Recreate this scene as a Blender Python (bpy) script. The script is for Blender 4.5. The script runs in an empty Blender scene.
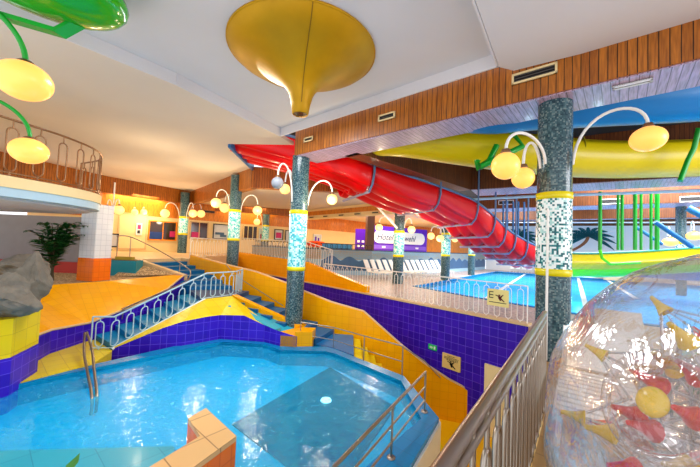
import bpy, math, random
from mathutils import Vector as V, Matrix
random.seed(7)
S = bpy.context.scene
COL = S.collection
PI = math.pi
# ------------------------------------------------------------------ camera
F_PX, CX, CY = 315.0, 350.0, 233.5
EYE = V((0, 0, 1.6))
PITCH = math.atan(13.0 / F_PX); ROLL = 0.04
_F = V((0, math.cos(PITCH), math.sin(PITCH)))
_U0 = V((0, -math.sin(PITCH), math.cos(PITCH))); _R0 = V((1, 0, 0))
_R = _R0 * math.cos(ROLL) + _U0 * math.sin(ROLL)
_U = -_R0 * math.sin(ROLL) + _U0 * math.cos(ROLL)
def ray(px, py):
    return _F + _R * ((px - CX) / F_PX) + _U * ((CY - py) / F_PX)
def Z(px, py, z):
    d = ray(px, py); return EYE + d * ((z - EYE.z) / d.z)
def Z2(px, py, z):
    p = Z(px, py, z); return (p.x, p.y)
def D(px, py, y):
    d = ray(px, py); return EYE + d * (y / d.y)
def W(px, py, A, B):
    d = ray(px, py); ax, ay = A[0], A[1]; bx, by = B[0] - ax, B[1] - ay
    den = d.x * by - d.y * bx
    t = (ax * by - ay * bx) / den
    return EYE + d * t
cam = bpy.data.cameras.new('camera'); co = bpy.data.objects.new('camera', cam); COL.objects.link(co)
cam.sensor_width = 36.0; cam.lens = F_PX / 700.0 * 36.0; cam.clip_start = 0.05; cam.clip_end = 200
M = Matrix((_R, _U, -_F)).transposed().to_4x4(); M.translation = EYE
co.matrix_world = M
S.camera = co
# ------------------------------------------------------------------ materials
MATS = {}
def lin(c):
    return tuple(((v / 255) / 12.92 if v / 255 <= 0.04045 else ((v / 255 + 0.055) / 1.055) ** 2.4) for v in c)
class N:
    def __init__(s, name):
        s.m = bpy.data.materials.new(name); s.m.use_nodes = True
        s.t = s.m.node_tree; s.t.nodes.clear()
        s.out = s.n('ShaderNodeOutputMaterial')
    def n(s, kind, **kw):
        x = s.t.nodes.new(kind)
        for k, v in kw.items(): setattr(x, k, v)
        return x
    def l(s, a, ai, b, bi): s.t.links.new(a.outputs[ai], b.inputs[bi])
    def bsdf(s, col=None, rough=0.5, metal=0.0, spec=0.5, coat=0.0):
        b = s.n('ShaderNodeBsdfPrincipled')
        if col: b.inputs['Base Color'].default_value = (*col, 1)
        b.inputs['Roughness'].default_value = rough; b.inputs['Metallic'].default_value = metal
        b.inputs['Specular IOR Level'].default_value = spec
        b.inputs['Coat Weight'].default_value = coat; b.inputs['Coat Roughness'].default_value = 0.08
        s.l(b, 'BSDF', s.out, 'Surface'); return b
def plain(name, rgb, rough=0.5, metal=0.0, coat=0.0, var=0.12, scale=3.0, spec=0.28):
    if name in MATS: return MATS[name]
    k = N(name); b = k.bsdf(lin(rgb), rough, metal, spec, coat)
    if var:
        tc = k.n('ShaderNodeTexCoord'); no = k.n('ShaderNodeTexNoise'); no.inputs['Scale'].default_value = scale
        no.inputs['Detail'].default_value = 4
        k.l(tc, 'Object', no, 'Vector')
        mx = k.n('ShaderNodeMix', data_type='RGBA'); c = lin(rgb)
        mx.inputs[6].default_value = (*[v * (1 - var) for v in c], 1); mx.inputs[7].default_value = (*[min(1, v * (1 + var)) for v in c], 1)
        k.l(no, 'Fac', mx, 0); k.l(mx, 2, b, 'Base Color')
    MATS[name] = k.m; return k.m
def tile(name, rgb, rgb2, grout, w=0.15, h=0.15, mortar=0.006, rough=0.15, offset=0.0, bias=0.0, coat=0.06):
    k = N(name); b = k.bsdf(None, rough, 0, 0.25, coat)
    uv = k.n('ShaderNodeUVMap'); br = k.n('ShaderNodeTexBrick'); br.offset = offset; br.squash = 1.0
    br.inputs['Color1'].default_value = (*lin(rgb), 1); br.inputs['Color2'].default_value = (*lin(rgb2), 1)
    br.inputs['Mortar'].default_value = (*lin(grout), 1); br.inputs['Scale'].default_value = 1.0
    br.inputs['Mortar Size'].default_value = mortar; br.inputs['Bias'].default_value = bias
    br.inputs['Brick Width'].default_value = w; br.inputs['Row Height'].default_value = h
    br.inputs['Mortar Smooth'].default_value = 0.2
    k.l(uv, 'UV', br, 'Vector'); k.l(br, 'Color', b, 'Base Color')
    bp = k.n('ShaderNodeBump'); bp.inputs['Strength'].default_value = 0.25; bp.inputs['Distance'].default_value = 0.004; bp.invert = True
    k.l(br, 'Fac', bp, 'Height'); k.l(bp, 'Normal', b, 'Normal')
    MATS[name] = k.m; return k.m
def wood(name, rgb, rgb2, gap, w=0.1, rough=0.4):
    k = N(name); b = k.bsdf(None, rough, 0, 0.4, 0.1)
    uv = k.n('ShaderNodeUVMap'); br = k.n('ShaderNodeTexBrick'); br.offset = 0.0
    br.inputs['Color1'].default_value = (*lin(rgb), 1); br.inputs['Color2'].default_value = (*lin(rgb2), 1)
    br.inputs['Mortar'].default_value = (*lin(gap), 1); br.inputs['Scale'].default_value = 1.0
    br.inputs['Mortar Size'].default_value = 0.006; br.inputs['Brick Width'].default_value = w; br.inputs['Row Height'].default_value = 50.0
    mp = k.n('ShaderNodeMapping'); mp.inputs['Location'].default_value = (0, 25, 0)
    k.l(uv, 'UV', mp, 'Vector'); k.l(mp, 'Vector', br, 'Vector')
    mp2 = k.n('ShaderNodeMapping'); mp2.inputs['Scale'].default_value = (28, 2.2, 1)
    no = k.n('ShaderNodeTexNoise'); no.inputs['Scale'].default_value = 1.5; no.inputs['Detail'].default_value = 5
    k.l(uv, 'UV', mp2, 'Vector'); k.l(mp2, 'Vector', no, 'Vector')
    mx = k.n('ShaderNodeMix', data_type='RGBA', blend_type='MULTIPLY'); mx.inputs[0].default_value = 0.75
    rp = k.n('ShaderNodeValToRGB'); rp.color_ramp.elements[0].color = (0.45, 0.38, 0.3, 1); rp.color_ramp.elements[1].color = (1.15, 1.1, 1.05, 1)
    rp.color_ramp.elements[0].position = .3; rp.color_ramp.elements[1].position = .65
    k.l(no, 'Fac', rp, 'Fac'); k.l(br, 'Color', mx, 6); k.l(rp, 'Color', mx, 7); k.l(mx, 2, b, 'Base Color')
    MATS[name] = k.m; return k.m
def speckle(name, cols, scale=60, rough=0.25, uvs=True, coat=0.3):
    k = N(name); b = k.bsdf(None, rough, 0, 0.25, coat)
    uv = k.n('ShaderNodeUVMap') if uvs else k.n('ShaderNodeTexCoord')
    vo = k.n('ShaderNodeTexVoronoi', distance='CHEBYCHEV'); vo.inputs['Scale'].default_value = scale; vo.inputs['Randomness'].default_value = 0.12
    k.l(uv, 'UV' if uvs else 'Object', vo, 'Vector')
    sp = k.n('ShaderNodeSeparateColor'); k.l(vo, 'Color', sp, 'Color')
    rp = k.n('ShaderNodeValToRGB'); rp.color_ramp.interpolation = 'CONSTANT'
    e = rp.color_ramp.elements
    e[0].color = (*lin(cols[0]), 1); e[1].color = (*lin(cols[1]), 1); e[1].position = 1.0 / len(cols)
    for i, c in enumerate(cols[2:]):
        q = e.new((i + 2.0) / len(cols)); q.color = (*lin(c), 1)
    k.l(sp, 'Red', rp, 'Fac'); k.l(rp, 'Color', b, 'Base Color')
    MATS[name] = k.m; return k.m
def emit(name, rgb, strength):
    k = N(name); b = k.bsdf(lin(rgb), 0.3)
    b.inputs['Emission Color'].default_value = (*lin(rgb), 1); b.inputs['Emission Strength'].default_value = strength
    MATS[name] = k.m; return k.m
def water(name, tint, bump=0.25, scale=5.0, refl=0.16, painted_glints=((0, 176, 240), (90, 222, 255)), brighten_mix=0.36, cscale=7.0):
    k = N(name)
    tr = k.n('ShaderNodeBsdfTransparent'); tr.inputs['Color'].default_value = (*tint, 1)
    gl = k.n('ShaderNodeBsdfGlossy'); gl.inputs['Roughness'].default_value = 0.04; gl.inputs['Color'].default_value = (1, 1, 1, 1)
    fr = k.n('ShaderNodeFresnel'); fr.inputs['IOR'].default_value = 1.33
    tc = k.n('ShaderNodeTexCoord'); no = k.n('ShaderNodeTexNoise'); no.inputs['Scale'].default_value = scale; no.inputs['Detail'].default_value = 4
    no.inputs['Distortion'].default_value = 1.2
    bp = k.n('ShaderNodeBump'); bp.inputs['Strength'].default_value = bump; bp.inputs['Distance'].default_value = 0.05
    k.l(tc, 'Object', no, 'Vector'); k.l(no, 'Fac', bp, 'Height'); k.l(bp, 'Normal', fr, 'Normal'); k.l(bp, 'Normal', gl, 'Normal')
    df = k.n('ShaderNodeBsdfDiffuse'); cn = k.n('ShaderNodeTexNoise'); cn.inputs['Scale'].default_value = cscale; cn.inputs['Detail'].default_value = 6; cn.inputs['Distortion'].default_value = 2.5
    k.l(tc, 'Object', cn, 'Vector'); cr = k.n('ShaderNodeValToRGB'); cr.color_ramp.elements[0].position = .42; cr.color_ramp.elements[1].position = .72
    cr.color_ramp.elements[0].color = (*lin(painted_glints[0]), 1); cr.color_ramp.elements[1].color = (*lin(painted_glints[1]), 1); k.l(cn, 'Fac', cr, 'Fac'); k.l(cr, 'Color', df, 'Color')  # paler ripples paint surface reflections into the diffuse colour
    mt = k.n('ShaderNodeMixShader'); mt.inputs[0].default_value = brighten_mix; k.l(tr, 'BSDF', mt, 1); k.l(df, 'BSDF', mt, 2)  # diffuse cyan mixed in so the dim water looks brighter
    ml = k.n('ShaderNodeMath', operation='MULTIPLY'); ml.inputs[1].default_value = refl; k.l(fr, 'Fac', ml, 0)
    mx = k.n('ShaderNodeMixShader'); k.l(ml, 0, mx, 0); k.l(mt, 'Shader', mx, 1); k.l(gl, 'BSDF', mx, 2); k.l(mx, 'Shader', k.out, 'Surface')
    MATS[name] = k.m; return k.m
def film(name, tint, haze=0.06, ior=1.45, rough=0.03, bump=0.0):
    k = N(name)
    tr = k.n('ShaderNodeBsdfTransparent'); tr.inputs['Color'].default_value = (*tint, 1)
    gl = k.n('ShaderNodeBsdfGlossy'); gl.inputs['Roughness'].default_value = rough
    df = k.n('ShaderNodeBsdfDiffuse'); df.inputs['Color'].default_value = (0.85, 0.83, 0.86, 1)
    lw = k.n('ShaderNodeLayerWeight'); lw.inputs['Blend'].default_value = 0.36
    pw = k.n('ShaderNodeMath', operation='MULTIPLY_ADD'); pw.inputs[1].default_value = 0.85; pw.inputs[2].default_value = 0.03
    tc = k.n('ShaderNodeTexCoord'); no = k.n('ShaderNodeTexNoise'); no.inputs['Scale'].default_value = 6; no.inputs['Detail'].default_value = 3; no.inputs['Distortion'].default_value = 2
    bp = k.n('ShaderNodeBump'); bp.inputs['Strength'].default_value = bump; bp.inputs['Distance'].default_value = 0.03
    k.l(tc, 'Object', no, 'Vector'); k.l(no, 'Fac', bp, 'Height'); k.l(bp, 'Normal', lw, 'Normal'); k.l(bp, 'Normal', gl, 'Normal')
    k.l(lw, 'Facing', pw, 0)
    m1 = k.n('ShaderNodeMixShader'); m1.inputs[0].default_value = haze; k.l(tr, 'BSDF', m1, 1); k.l(df, 'BSDF', m1, 2)
    m2 = k.n('ShaderNodeMixShader'); k.l(pw, 0, m2, 0); k.l(m1, 'Shader', m2, 1); k.l(gl, 'BSDF', m2, 2); k.l(m2, 'Shader', k.out, 'Surface')
    MATS[name] = k.m; return k.m
C_ceil = plain('ceiling_paint', (224, 220, 222), 0.8, var=0.06, scale=0.8)
C_ceilw = plain('ceiling_paint_warm', (226, 212, 196), 0.8, var=0.05, scale=0.8)
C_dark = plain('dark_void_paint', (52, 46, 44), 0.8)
C_cream = plain('cream_plaster', (238, 214, 160), 0.7, var=0.05)
C_beige = plain('beige_stone', (214, 184, 140), 0.5, var=0.08, scale=12)
C_white = plain('white_paint', (236, 238, 240), 0.4, var=0.03)
C_whitem = plain('white_enamel', (240, 238, 232), 0.3, var=0)
C_chrome = plain('brushed_steel', (168, 158, 146), 0.3, metal=1.0, var=0)
C_bronze = plain('bronze_metal', (150, 112, 80), 0.35, metal=0.8, var=0)
C_red = plain('red_fibreglass', (240, 4, 12), 0.33, coat=0.12, var=0.05)
C_redlip = plain('slide_grey_blue_lip', (92, 122, 160), 0.4, var=0)
C_hang = plain('hanger_grey_blue', (96, 124, 164), 0.4, var=0)
C_steelblue = plain('blue_painted_steel', (40, 108, 168), 0.4, var=0)
C_yellow = plain('yellow_fibreglass', (214, 192, 8), 0.35, coat=0.1, var=0.1, scale=1.5)
C_blue = plain('blue_fibreglass', (4, 118, 190), 0.35, coat=0.1, var=0.06)
C_green = plain('green_painted_steel', (14, 160, 44), 0.35, coat=0.3, var=0)
C_greenf = plain('green_fibreglass', (40, 170, 30), 0.2, coat=0.5, var=0.1)
C_lime = plain('lime_fibreglass', (96, 220, 20), 0.3, coat=0.3, var=0.08)
C_orangep = plain('orange_paint', (246, 148, 10), 0.55, var=0.05)
C_gold = plain('gold_leaf', (196, 146, 6), 0.45, metal=0.25, var=0.25, scale=2.5)
C_rock = plain('grey_rock', (116, 110, 100), 0.85, var=0.5, scale=6)
C_sand = speckle('gravel_bed', [(190, 160, 120), (160, 130, 95), (215, 190, 150), (140, 118, 90)], 30, 0.8, coat=0)
C_leaf = plain('green_leaf', (26, 84, 34), 0.35, var=0.3, scale=9)
C_leafl = plain('bright_leaf', (60, 130, 40), 0.35, var=0.3, scale=9)
C_stem = plain('brown_stem', (70, 60, 38), 0.7)
C_teal = plain('teal_paint', (12, 130, 150), 0.4, coat=0.3)
C_sky = plain('light_blue_paint', (176, 206, 222), 0.5, var=0.04)
C_mural = plain('mural_light_blue', (166, 204, 226), 0.5, var=0.06)
C_hill = plain('mural_slate_blue', (70, 104, 140), 0.5, var=0.15)
C_purple = plain('sign_purple', (88, 22, 190), 0.4, var=0)
C_black = plain('black_enamel', (20, 20, 24), 0.4, var=0)
C_yring = plain('yellow_mosaic', (226, 210, 10), 0.25, coat=0.3, var=0.1, scale=30)
T_purple = tile('violet_tile', (46, 14, 168), (60, 22, 190), (98, 72, 214), 0.2, 0.2, 0.006, 0.35, coat=0.05)
T_orange = tile('orange_tile', (250, 176, 4), (246, 168, 2), (232, 156, 4), 0.2, 0.2, 0.005, 0.25)
T_yellow = tile('yellow_tile', (236, 208, 20), (228, 198, 16), (206, 176, 20), 0.3, 0.3, 0.006, 0.3)
T_yfloor = tile('amber_floor', (250, 196, 12), (246, 190, 10), (236, 180, 12), 0.3, 0.3, 0.003, 0.3)
T_or2 = tile('deep_orange_tile', (244, 120, 20), (240, 112, 16), (220, 100, 16), 0.15, 0.15, 0.005, 0.25)
T_wh = tile('white_tile', (232, 236, 240), (226, 230, 236), (200, 206, 214), 0.15, 0.15, 0.005, 0.15)
T_step = tile('blue_step_tile', (16, 116, 178), (14, 104, 166), (10, 84, 140), 0.3, 0.3, 0.005, 0.3)
T_cop = tile('coping_blue', (6, 132, 190), (4, 124, 182), (6, 104, 160), 0.25, 0.25, 0.004, 0.25)
T_tealc = tile('coping_teal', (50, 170, 196), (44, 160, 188), (40, 140, 170), 0.5, 0.5, 0.004, 0.25)
T_pool = tile('pool_tile', (10, 206, 255), (6, 200, 255), (50, 216, 255), 0.15, 0.15, 0.006, 0.3)
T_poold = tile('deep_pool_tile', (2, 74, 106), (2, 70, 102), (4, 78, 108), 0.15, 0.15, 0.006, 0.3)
T_poolb = tile('main_pool_tile', (60, 196, 250), (50, 186, 244), (130, 224, 255), 0.3, 0.3, 0.01, 0.3)
T_deck = speckle('deck_mosaic', [(200, 180, 172), (182, 164, 160), (214, 196, 188), (164, 152, 152)], 22, 0.4, coat=0.1)
T_deckn = tile('beige_floor_tile', (176, 138, 88), (166, 130, 80), (130, 100, 66), 0.3, 0.3, 0.006, 0.35)
T_col = speckle('granite_mosaic', [(44, 74, 84), (60, 92, 100), (80, 110, 116), (52, 84, 92), (110, 130, 130), (36, 62, 74)], 45, 0.18, coat=0.4)
T_band = speckle('mosaic_band', [(236, 246, 244), (20, 118, 122), (236, 246, 244), (170, 216, 212), (10, 92, 100), (236, 246, 244)], 34, 0.18, coat=0.3)
T_bandc = speckle('mosaic_band_turquoise', [(190, 238, 236), (60, 176, 190), (120, 214, 216), (214, 244, 240)], 24, 0.18, coat=0.3)
T_cap = tile('sand_cap_tile', (226, 180, 120), (216, 170, 110), (150, 110, 70), 0.4, 0.4, 0.006, 0.4)
W_a = wood('brown_planks', (186, 112, 34), (162, 92, 26), (56, 30, 10), 0.1)
W_o = wood('honey_planks', (226, 142, 40), (214, 130, 34), (150, 84, 24), 0.3)
W_d = wood('dark_planks', (128, 72, 34), (108, 60, 28), (40, 20, 10), 0.1)
W_soff = wood('painted_soffit', (200, 176, 206), (186, 164, 196), (120, 100, 120), 0.1, 0.35)
G_on = emit('lit_globe', (255, 205, 120), 1.15)
G_onn = emit('lit_globe_near', (255, 186, 88), 0.8)
G_off = plain('unlit_globe', (150, 154, 164), 0.25, var=0)
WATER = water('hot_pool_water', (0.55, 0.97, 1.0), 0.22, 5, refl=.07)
WATER2 = water('main_pool_water', (0.7, 0.96, 1.0), 0.12, 2.5, painted_glints=((40, 180, 235), (90, 205, 245)), brighten_mix=.3, cscale=2)
# ------------------------------------------------------------------ mesh builder
class MB:
    def __init__(s): s.v = []; s.f = []; s.uv = []; s.sm = []; s.mi = []
    def face(s, pts, uv=None, smooth=False, mi=0):
        i = len(s.v); s.v += [tuple(p) for p in pts]; s.f.append(tuple(range(i, i + len(pts))))
        if uv is None: uv = boxuv(pts)
        s.uv.append(uv); s.sm.append(smooth); s.mi.append(mi)
    def grid(s, rows, closed=False, uvs=None, smooth=True, mi=0):
        nr = len(rows); nc = len(rows[0]); i0 = len(s.v)
        for r in rows: s.v += [tuple(p) for p in r]
        # lengths for uv
        vv = [0.0]
        for a in range(1, nr): vv.append(vv[-1] + (V(rows[a][0]) - V(rows[a - 1][0])).length)
        uu = [0.0]
        for c in range(1, nc + (1 if closed else 0)):
            uu.append(uu[-1] + max((V(r[c % nc]) - V(r[c - 1])).length for r in rows))
        for a in range(nr - 1):
            for c in range(nc if closed else nc - 1):
                c2 = (c + 1) % nc
                s.f.append((i0 + a * nc + c, i0 + a * nc + c2, i0 + (a + 1) * nc + c2, i0 + (a + 1) * nc + c))
                s.uv.append([(uu[c], vv[a]), (uu[c + 1], vv[a]), (uu[c + 1], vv[a + 1]), (uu[c], vv[a + 1])])
                s.sm.append(smooth); s.mi.append(mi)
    def prism(s, poly, z0, z1, mi=0):
        """z0/z1 number or list per vertex"""
        n = len(poly); a0 = z0 if isinstance(z0, (list, tuple)) else [z0] * n; a1 = z1 if isinstance(z1, (list, tuple)) else [z1] * n
        area = sum(poly[i][0] * poly[(i + 1) % n][1] - poly[(i + 1) % n][0] * poly[i][1] for i in range(n))
        idx = list(range(n)) if area > 0 else list(range(n))[::-1]
        P = [poly[i] for i in idx]; a0 = [a0[i] for i in idx]; a1 = [a1[i] for i in idx]
        s.face([(p[0], p[1], z) for p, z in zip(P, a1)], mi=mi)
        s.face([(p[0], p[1], z) for p, z in list(zip(P, a0))[::-1]], mi=mi)
        for i in range(n):
            j = (i + 1) % n
            s.face([(P[i][0], P[i][1], a0[i]), (P[j][0], P[j][1], a0[j]), (P[j][0], P[j][1], a1[j]), (P[i][0], P[i][1], a1[i])], mi=mi)
    def box(s, c, sz, ang=0.0, mi=0, tilt=None):
        cx, cy, cz = c; hx, hy, hz = sz[0] / 2, sz[1] / 2, sz[2] / 2; ca, sa = math.cos(ang), math.sin(ang)
        poly = [(cx + x * ca - y * sa, cy + x * sa + y * ca) for x, y in ((-hx, -hy), (hx, -hy), (hx, hy), (-hx, hy))]
        s.prism(poly, cz - hz, cz + hz, mi)
    def obox(s, p, a, b, c, mi=0):
        """oriented box from corner p with edge vectors a,b,c"""
        p, a, b, c = V(p), V(a), V(b), V(c)
        if a.cross(b).dot(c) < 0: a, b = b, a
        q = [p, p + a, p + a + b, p + b, p + c, p + a + c, p + a + b + c, p + b + c]
        for f in ((3, 2, 1, 0), (4, 5, 6, 7), (0, 1, 5, 4), (1, 2, 6, 5), (2, 3, 7, 6), (3, 0, 4, 7)):
            s.face([q[i] for i in f], mi=mi)
    def tube(s, pts, r, n=8, closed=False, caps=True, mi=0):
        pts = [V(p) for p in pts]; m = len(pts); rows = []
        rr = r if isinstance(r, (list, tuple)) else [r] * m
        prev = None
        for i, p in enumerate(pts):
            if closed: t = pts[(i + 1) % m] - pts[i - 1]
            else: t = pts[min(i + 1, m - 1)] - pts[max(i - 1, 0)]
            t.normalize()
            if prev is None:
                a = V((0, 0, 1)) if abs(t.z) < 0.9 else V((1, 0, 0)); prev = a.cross(t).normalized()
            nrm = (prev - t * prev.dot(t)).normalized(); prev = nrm; b = t.cross(nrm)
            rows.append([p + (nrm * math.cos(2 * PI * k / n) + b * math.sin(2 * PI * k / n)) * rr[i] for k in range(n)])
        if closed: rows.append(rows[0])
        s.grid(rows, closed=True, mi=mi)
        if caps and not closed:
            s.face(rows[0][::-1], mi=mi); s.face(rows[-1], mi=mi)
    def lathe(s, c, prof, n=32, mi=0, smooth=True):
        rows = [[(c[0] + r * math.cos(2 * PI * k / n), c[1] + r * math.sin(2 * PI * k / n), c[2] + z) for k in range(n)] for r, z in prof]
        s.grid(rows, closed=True, mi=mi, smooth=smooth)
    def ell(s, c, rx, ry, rz, n=24, m=14, mi=0, rot=None):
        rows = []
        for i in range(m + 1):
            th = -PI / 2 + PI * i / m
            row = []
            for k in range(n):
                p = V((rx * math.cos(th) * math.cos(2 * PI * k / n), ry * math.cos(th) * math.sin(2 * PI * k / n), rz * math.sin(th)))
                if rot: p = rot @ p
                row.append(V(c) + p)
            rows.append(row)
        s.grid(rows, closed=True, mi=mi)
    def build(s, name, mats, parent=None, loc=None):
        me = bpy.data.meshes.new(name)
        off = V(loc) if loc is not None else V((0, 0, 0))
        me.from_pydata([(v[0] - off.x, v[1] - off.y, v[2] - off.z) for v in s.v], [], s.f)
        if not isinstance(mats, (list, tuple)): mats = [mats]
        for m in mats: me.materials.append(m)
        uvl = me.uv_layers.new(name='UVMap'); k = 0
        for pi, p in enumerate(me.polygons):
            p.use_smooth = s.sm[pi]; p.material_index = s.mi[pi]
            for q in range(p.loop_total): uvl.data[p.loop_start + q].uv = s.uv[pi][q]
        me.update()
        o = bpy.data.objects.new(name, me); COL.objects.link(o)
        if parent is not None:
            o.parent = parent
            o.location = off - absloc(parent)
        else: o.location = off
        return o
def absloc(o):
    p = V(o.location)
    while o.parent: o = o.parent; p += V(o.location)
    return p
def boxuv(pts):
    p = [V(q) for q in pts]; n = V((0, 0, 0))
    for i in range(1, len(p) - 1): n += (p[i] - p[0]).cross(p[i + 1] - p[0])
    if n.length < 1e-12: return [(q.x, q.y) for q in p]
    n.normalize()
    if abs(n.z) > 0.9:
        a = V((0.76, -0.65, 0)); b = V((0.65, 0.76, 0))
    else:
        a = V((-n.y, n.x, 0)).normalized(); b = n.cross(a)
    return [(q.dot(a), q.dot(b)) for q in p]
def struct(name, mb, mat, parent=None, label=None):
    o = mb.build(name, mat, parent)
    if parent is None: o['kind'] = 'structure'
    if label: o['label'] = label
    return o
def tag(o, label, cat, group=None, kind=None):
    o['label'] = label; o['category'] = cat
    if group: o['group'] = group
    o['kind'] = kind or 'thing'
    return o
def empty(name, loc, label, cat, group=None):
    o = bpy.data.objects.new(name, None); COL.objects.link(o); o.location = V(loc); o.empty_display_size = 0.1
    return tag(o, label, cat, group)
def clone(root, loc, label=None, group=None, rot=None, scale=None):
    r = root.copy(); COL.objects.link(r); r.location = V(loc)
    if rot is not None: r.rotation_euler = rot
    if scale is not None: r.scale = (scale,) * 3
    if label: r['label'] = label
    if group: r['group'] = group
    for ch in list(root.children):
        c = ch.copy(); COL.objects.link(c); c.parent = r
        for g in ch.children:
            d = g.copy(); COL.objects.link(d); d.parent = c
    return r
def bez(a, b, c, d, n=14):
    a, b, c, d = V(a), V(b), V(c), V(d); o = []
    for i in range(n + 1):
        t = i / n; u = 1 - t
        o.append(a * u ** 3 + b * 3 * u * u * t + c * 3 * u * t * t + d * t ** 3)
    return o
def smooth_path(pts, k=6):
    pts = [V(p) for p in pts]; out = []
    for i in range(len(pts) - 1):
        p0 = pts[max(i - 1, 0)]; p1 = pts[i]; p2 = pts[i + 1]; p3 = pts[min(i + 2, len(pts) - 1)]
        for j in range(k):
            t = j / k
            out.append(0.5 * ((2 * p1) + (p2 - p0) * t + (2 * p0 - 5 * p1 + 4 * p2 - p3) * t * t + (3 * p1 - p0 - 3 * p2 + p3) * t ** 3))
    out.append(pts[-1]); return out
UD = V((0.65, 0.76, 0)); VD = V((0.76, -0.65, 0))
# key levels
L2 = 0.85; LAND = 0.0; COP = -0.87; WAT = -0.95; LOW = -2.7
# ------------------------------------------------------------------ main floor and pool
P0 = V((-1.9, 13.6, 0)); P1 = V((4.0, 7.0, 0)); WD = (P0 - P1).normalized()
WE = P1 + WD * 16.0
pool = [(2.77, 13.6), (4.2, 11.2), (6.07, 8.75), (6.9, 7.85), (10.0, 5.0), (24.0, 17.5), (21.5, 20.2), (12.4, 26.6)]
edge = [(-0.5, -0.15), (0.285, 0.9), (2.05, 3.26), (2.9, 4.85), (4.0, 7.0), (-1.9, 13.6)]
mb = MB()
def fan(mb, outer, inner, z0, z1, mi=0):
    n = len(outer)
    for i in range(n):
        j = (i + 1) % n
        mb.prism([outer[i], outer[j], inner[j], inner[i]], z0, z1, mi)
# deck ring around pool (matching vertex counts)
outer = [(-1.9, 13.6), (1.5, 9.8), (4.0, 7.0), (5.0, 5.6), (9.0, -1.0), (30.0, 14.0), (26.0, 20.0), (12.9, 30.5)]
fan(mb, outer, pool, -0.25, 0.0)
mb.prism([(-1.9, 13.6), (12.9, 30.5), (6, 30), (-6.6, 18.9)], -0.25, 0.0)
struct('floor', mb, T_deck)
mb = MB()
mb.prism([(0.285, 0.9), (2.05, 3.26), (2.9, 4.85), (4.0, 7.0), (5.0, 5.6), (9.0, -1.0), (-0.4, -1.0)], -0.25, 0.0)
struct('floor', mb, T_deckn)
# edge walls below the near deck
mb = MB()
for a, b in zip(edge[:4], edge[1:5]):
    a, b = V((*a, 0)), V((*b, 0)); n = (b - a).normalized(); n = V((n.y, -n.x, 0))
    mb.obox(a + V((0, 0, LOW)), b - a, n * 0.15, V((0, 0, -LOW - 0.26)))
struct('wall_walkway', mb, C_cream)
# low walkway floor
mb = MB(); mb.prism([(-2.0, -1), (0.5, -0.6), (5.5, 6.0), (-2, 14), (-8, 19), (-8, 8), (-1, 7.5)], LOW - 0.2, LOW)
struct('floor', mb, T_yfloor)
# violet tiled wall
mb = MB(); nrm = V((WD.y, -WD.x, 0))
if nrm.y < 0: nrm = -nrm
mb.obox(V((P1.x, P1.y, LOW)), WE - P1, nrm * 0.2, V((0, 0, -LOW)))
struct('wall_violet', mb, T_purple)
mb = MB(); mb.obox(V((P1.x, P1.y, 0.0)) - nrm * 0.03, (WE - P1), nrm * 0.25, V((0, 0, 0.05)))
struct('trim_1', mb, C_beige)
# ramp wall
rt = [W(238, 252, P0, P1), W(306, 262, P0, P1), W(330, 272, P0, P1), W(366, 286.5, P0, P1)]
mb = MB()
for a, b in zip(rt[:-1], rt[1:]):
    n = nrm * 0.2
    poly = [(a.x, a.y), (b.x, b.y), (b.x + n.x, b.y + n.y), (a.x + n.x, a.y + n.y)]
    poly = [(p[0] - nrm.x * .02, p[1] - nrm.y * .02) for p in poly]
    mb.prism(poly, 0.05, [max(a.z, .1), max(b.z, .1), max(b.z, .1), max(a.z, .1)])
struct('wall_ramp', mb, T_orange)
# ------------------------------------------------------------------ main pool
root = empty('swimming_pool', (9, 15, 0), 'large blue rectangular lap pool with white lane lines', 'pool')
mb = MB()
cxp = sum(p[0] for p in pool) / len(pool); cyp = sum(p[1] for p in pool) / len(pool)
mb.face([(p[0], p[1], -1.3) for p in pool][::-1][::-1])
for i in range(len(pool)):
    a, b = pool[i], pool[(i + 1) % len(pool)]
    mb.face([(a[0], a[1], -1.3), (b[0], b[1], -1.3), (b[0], b[1], -0.0), (a[0], a[1], -0.0)])
mb.build('basin', T_poolb, root)
mb = MB(); mb.face([(p[0], p[1], -0.06) for p in pool]); mb.build('water_surface', WATER2, root)
mb = MB()
for i in range(len(pool)):
    a, b = V((*pool[i], 0)), V((*pool[(i + 1) % len(pool)], 0)); n = (b - a).normalized(); n = V((-n.y, n.x, 0))
    if n.dot(V((cxp, cyp, 0)) - a) < 0: n = -n
    mb.obox(a + V((0, 0, -0.03)), b - a, n * 0.16, V((0, 0, 0.055)))
mb.build('pool_edge', T_cop, root)
for (xa, ya), (xb, yb), wdt in (((579, 276), (592, 315), .16), ((609, 280), (640, 299), .16), ((526, 274), (486, 300), .16), ((556, 275), (550, 311), .16)):
    a = Z(xa, ya, -0.02); b = Z(xb, yb, -0.02); a.z = b.z = -0.05; d = (b - a).normalized(); n = V((d.y, -d.x, 0)) * wdt
    mb = MB(); mb.obox(a + d * .2, (b - a) - d * 0.5, n, V((0, 0, 0.012))); mb.build('lane_line', C_white, root)
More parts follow.
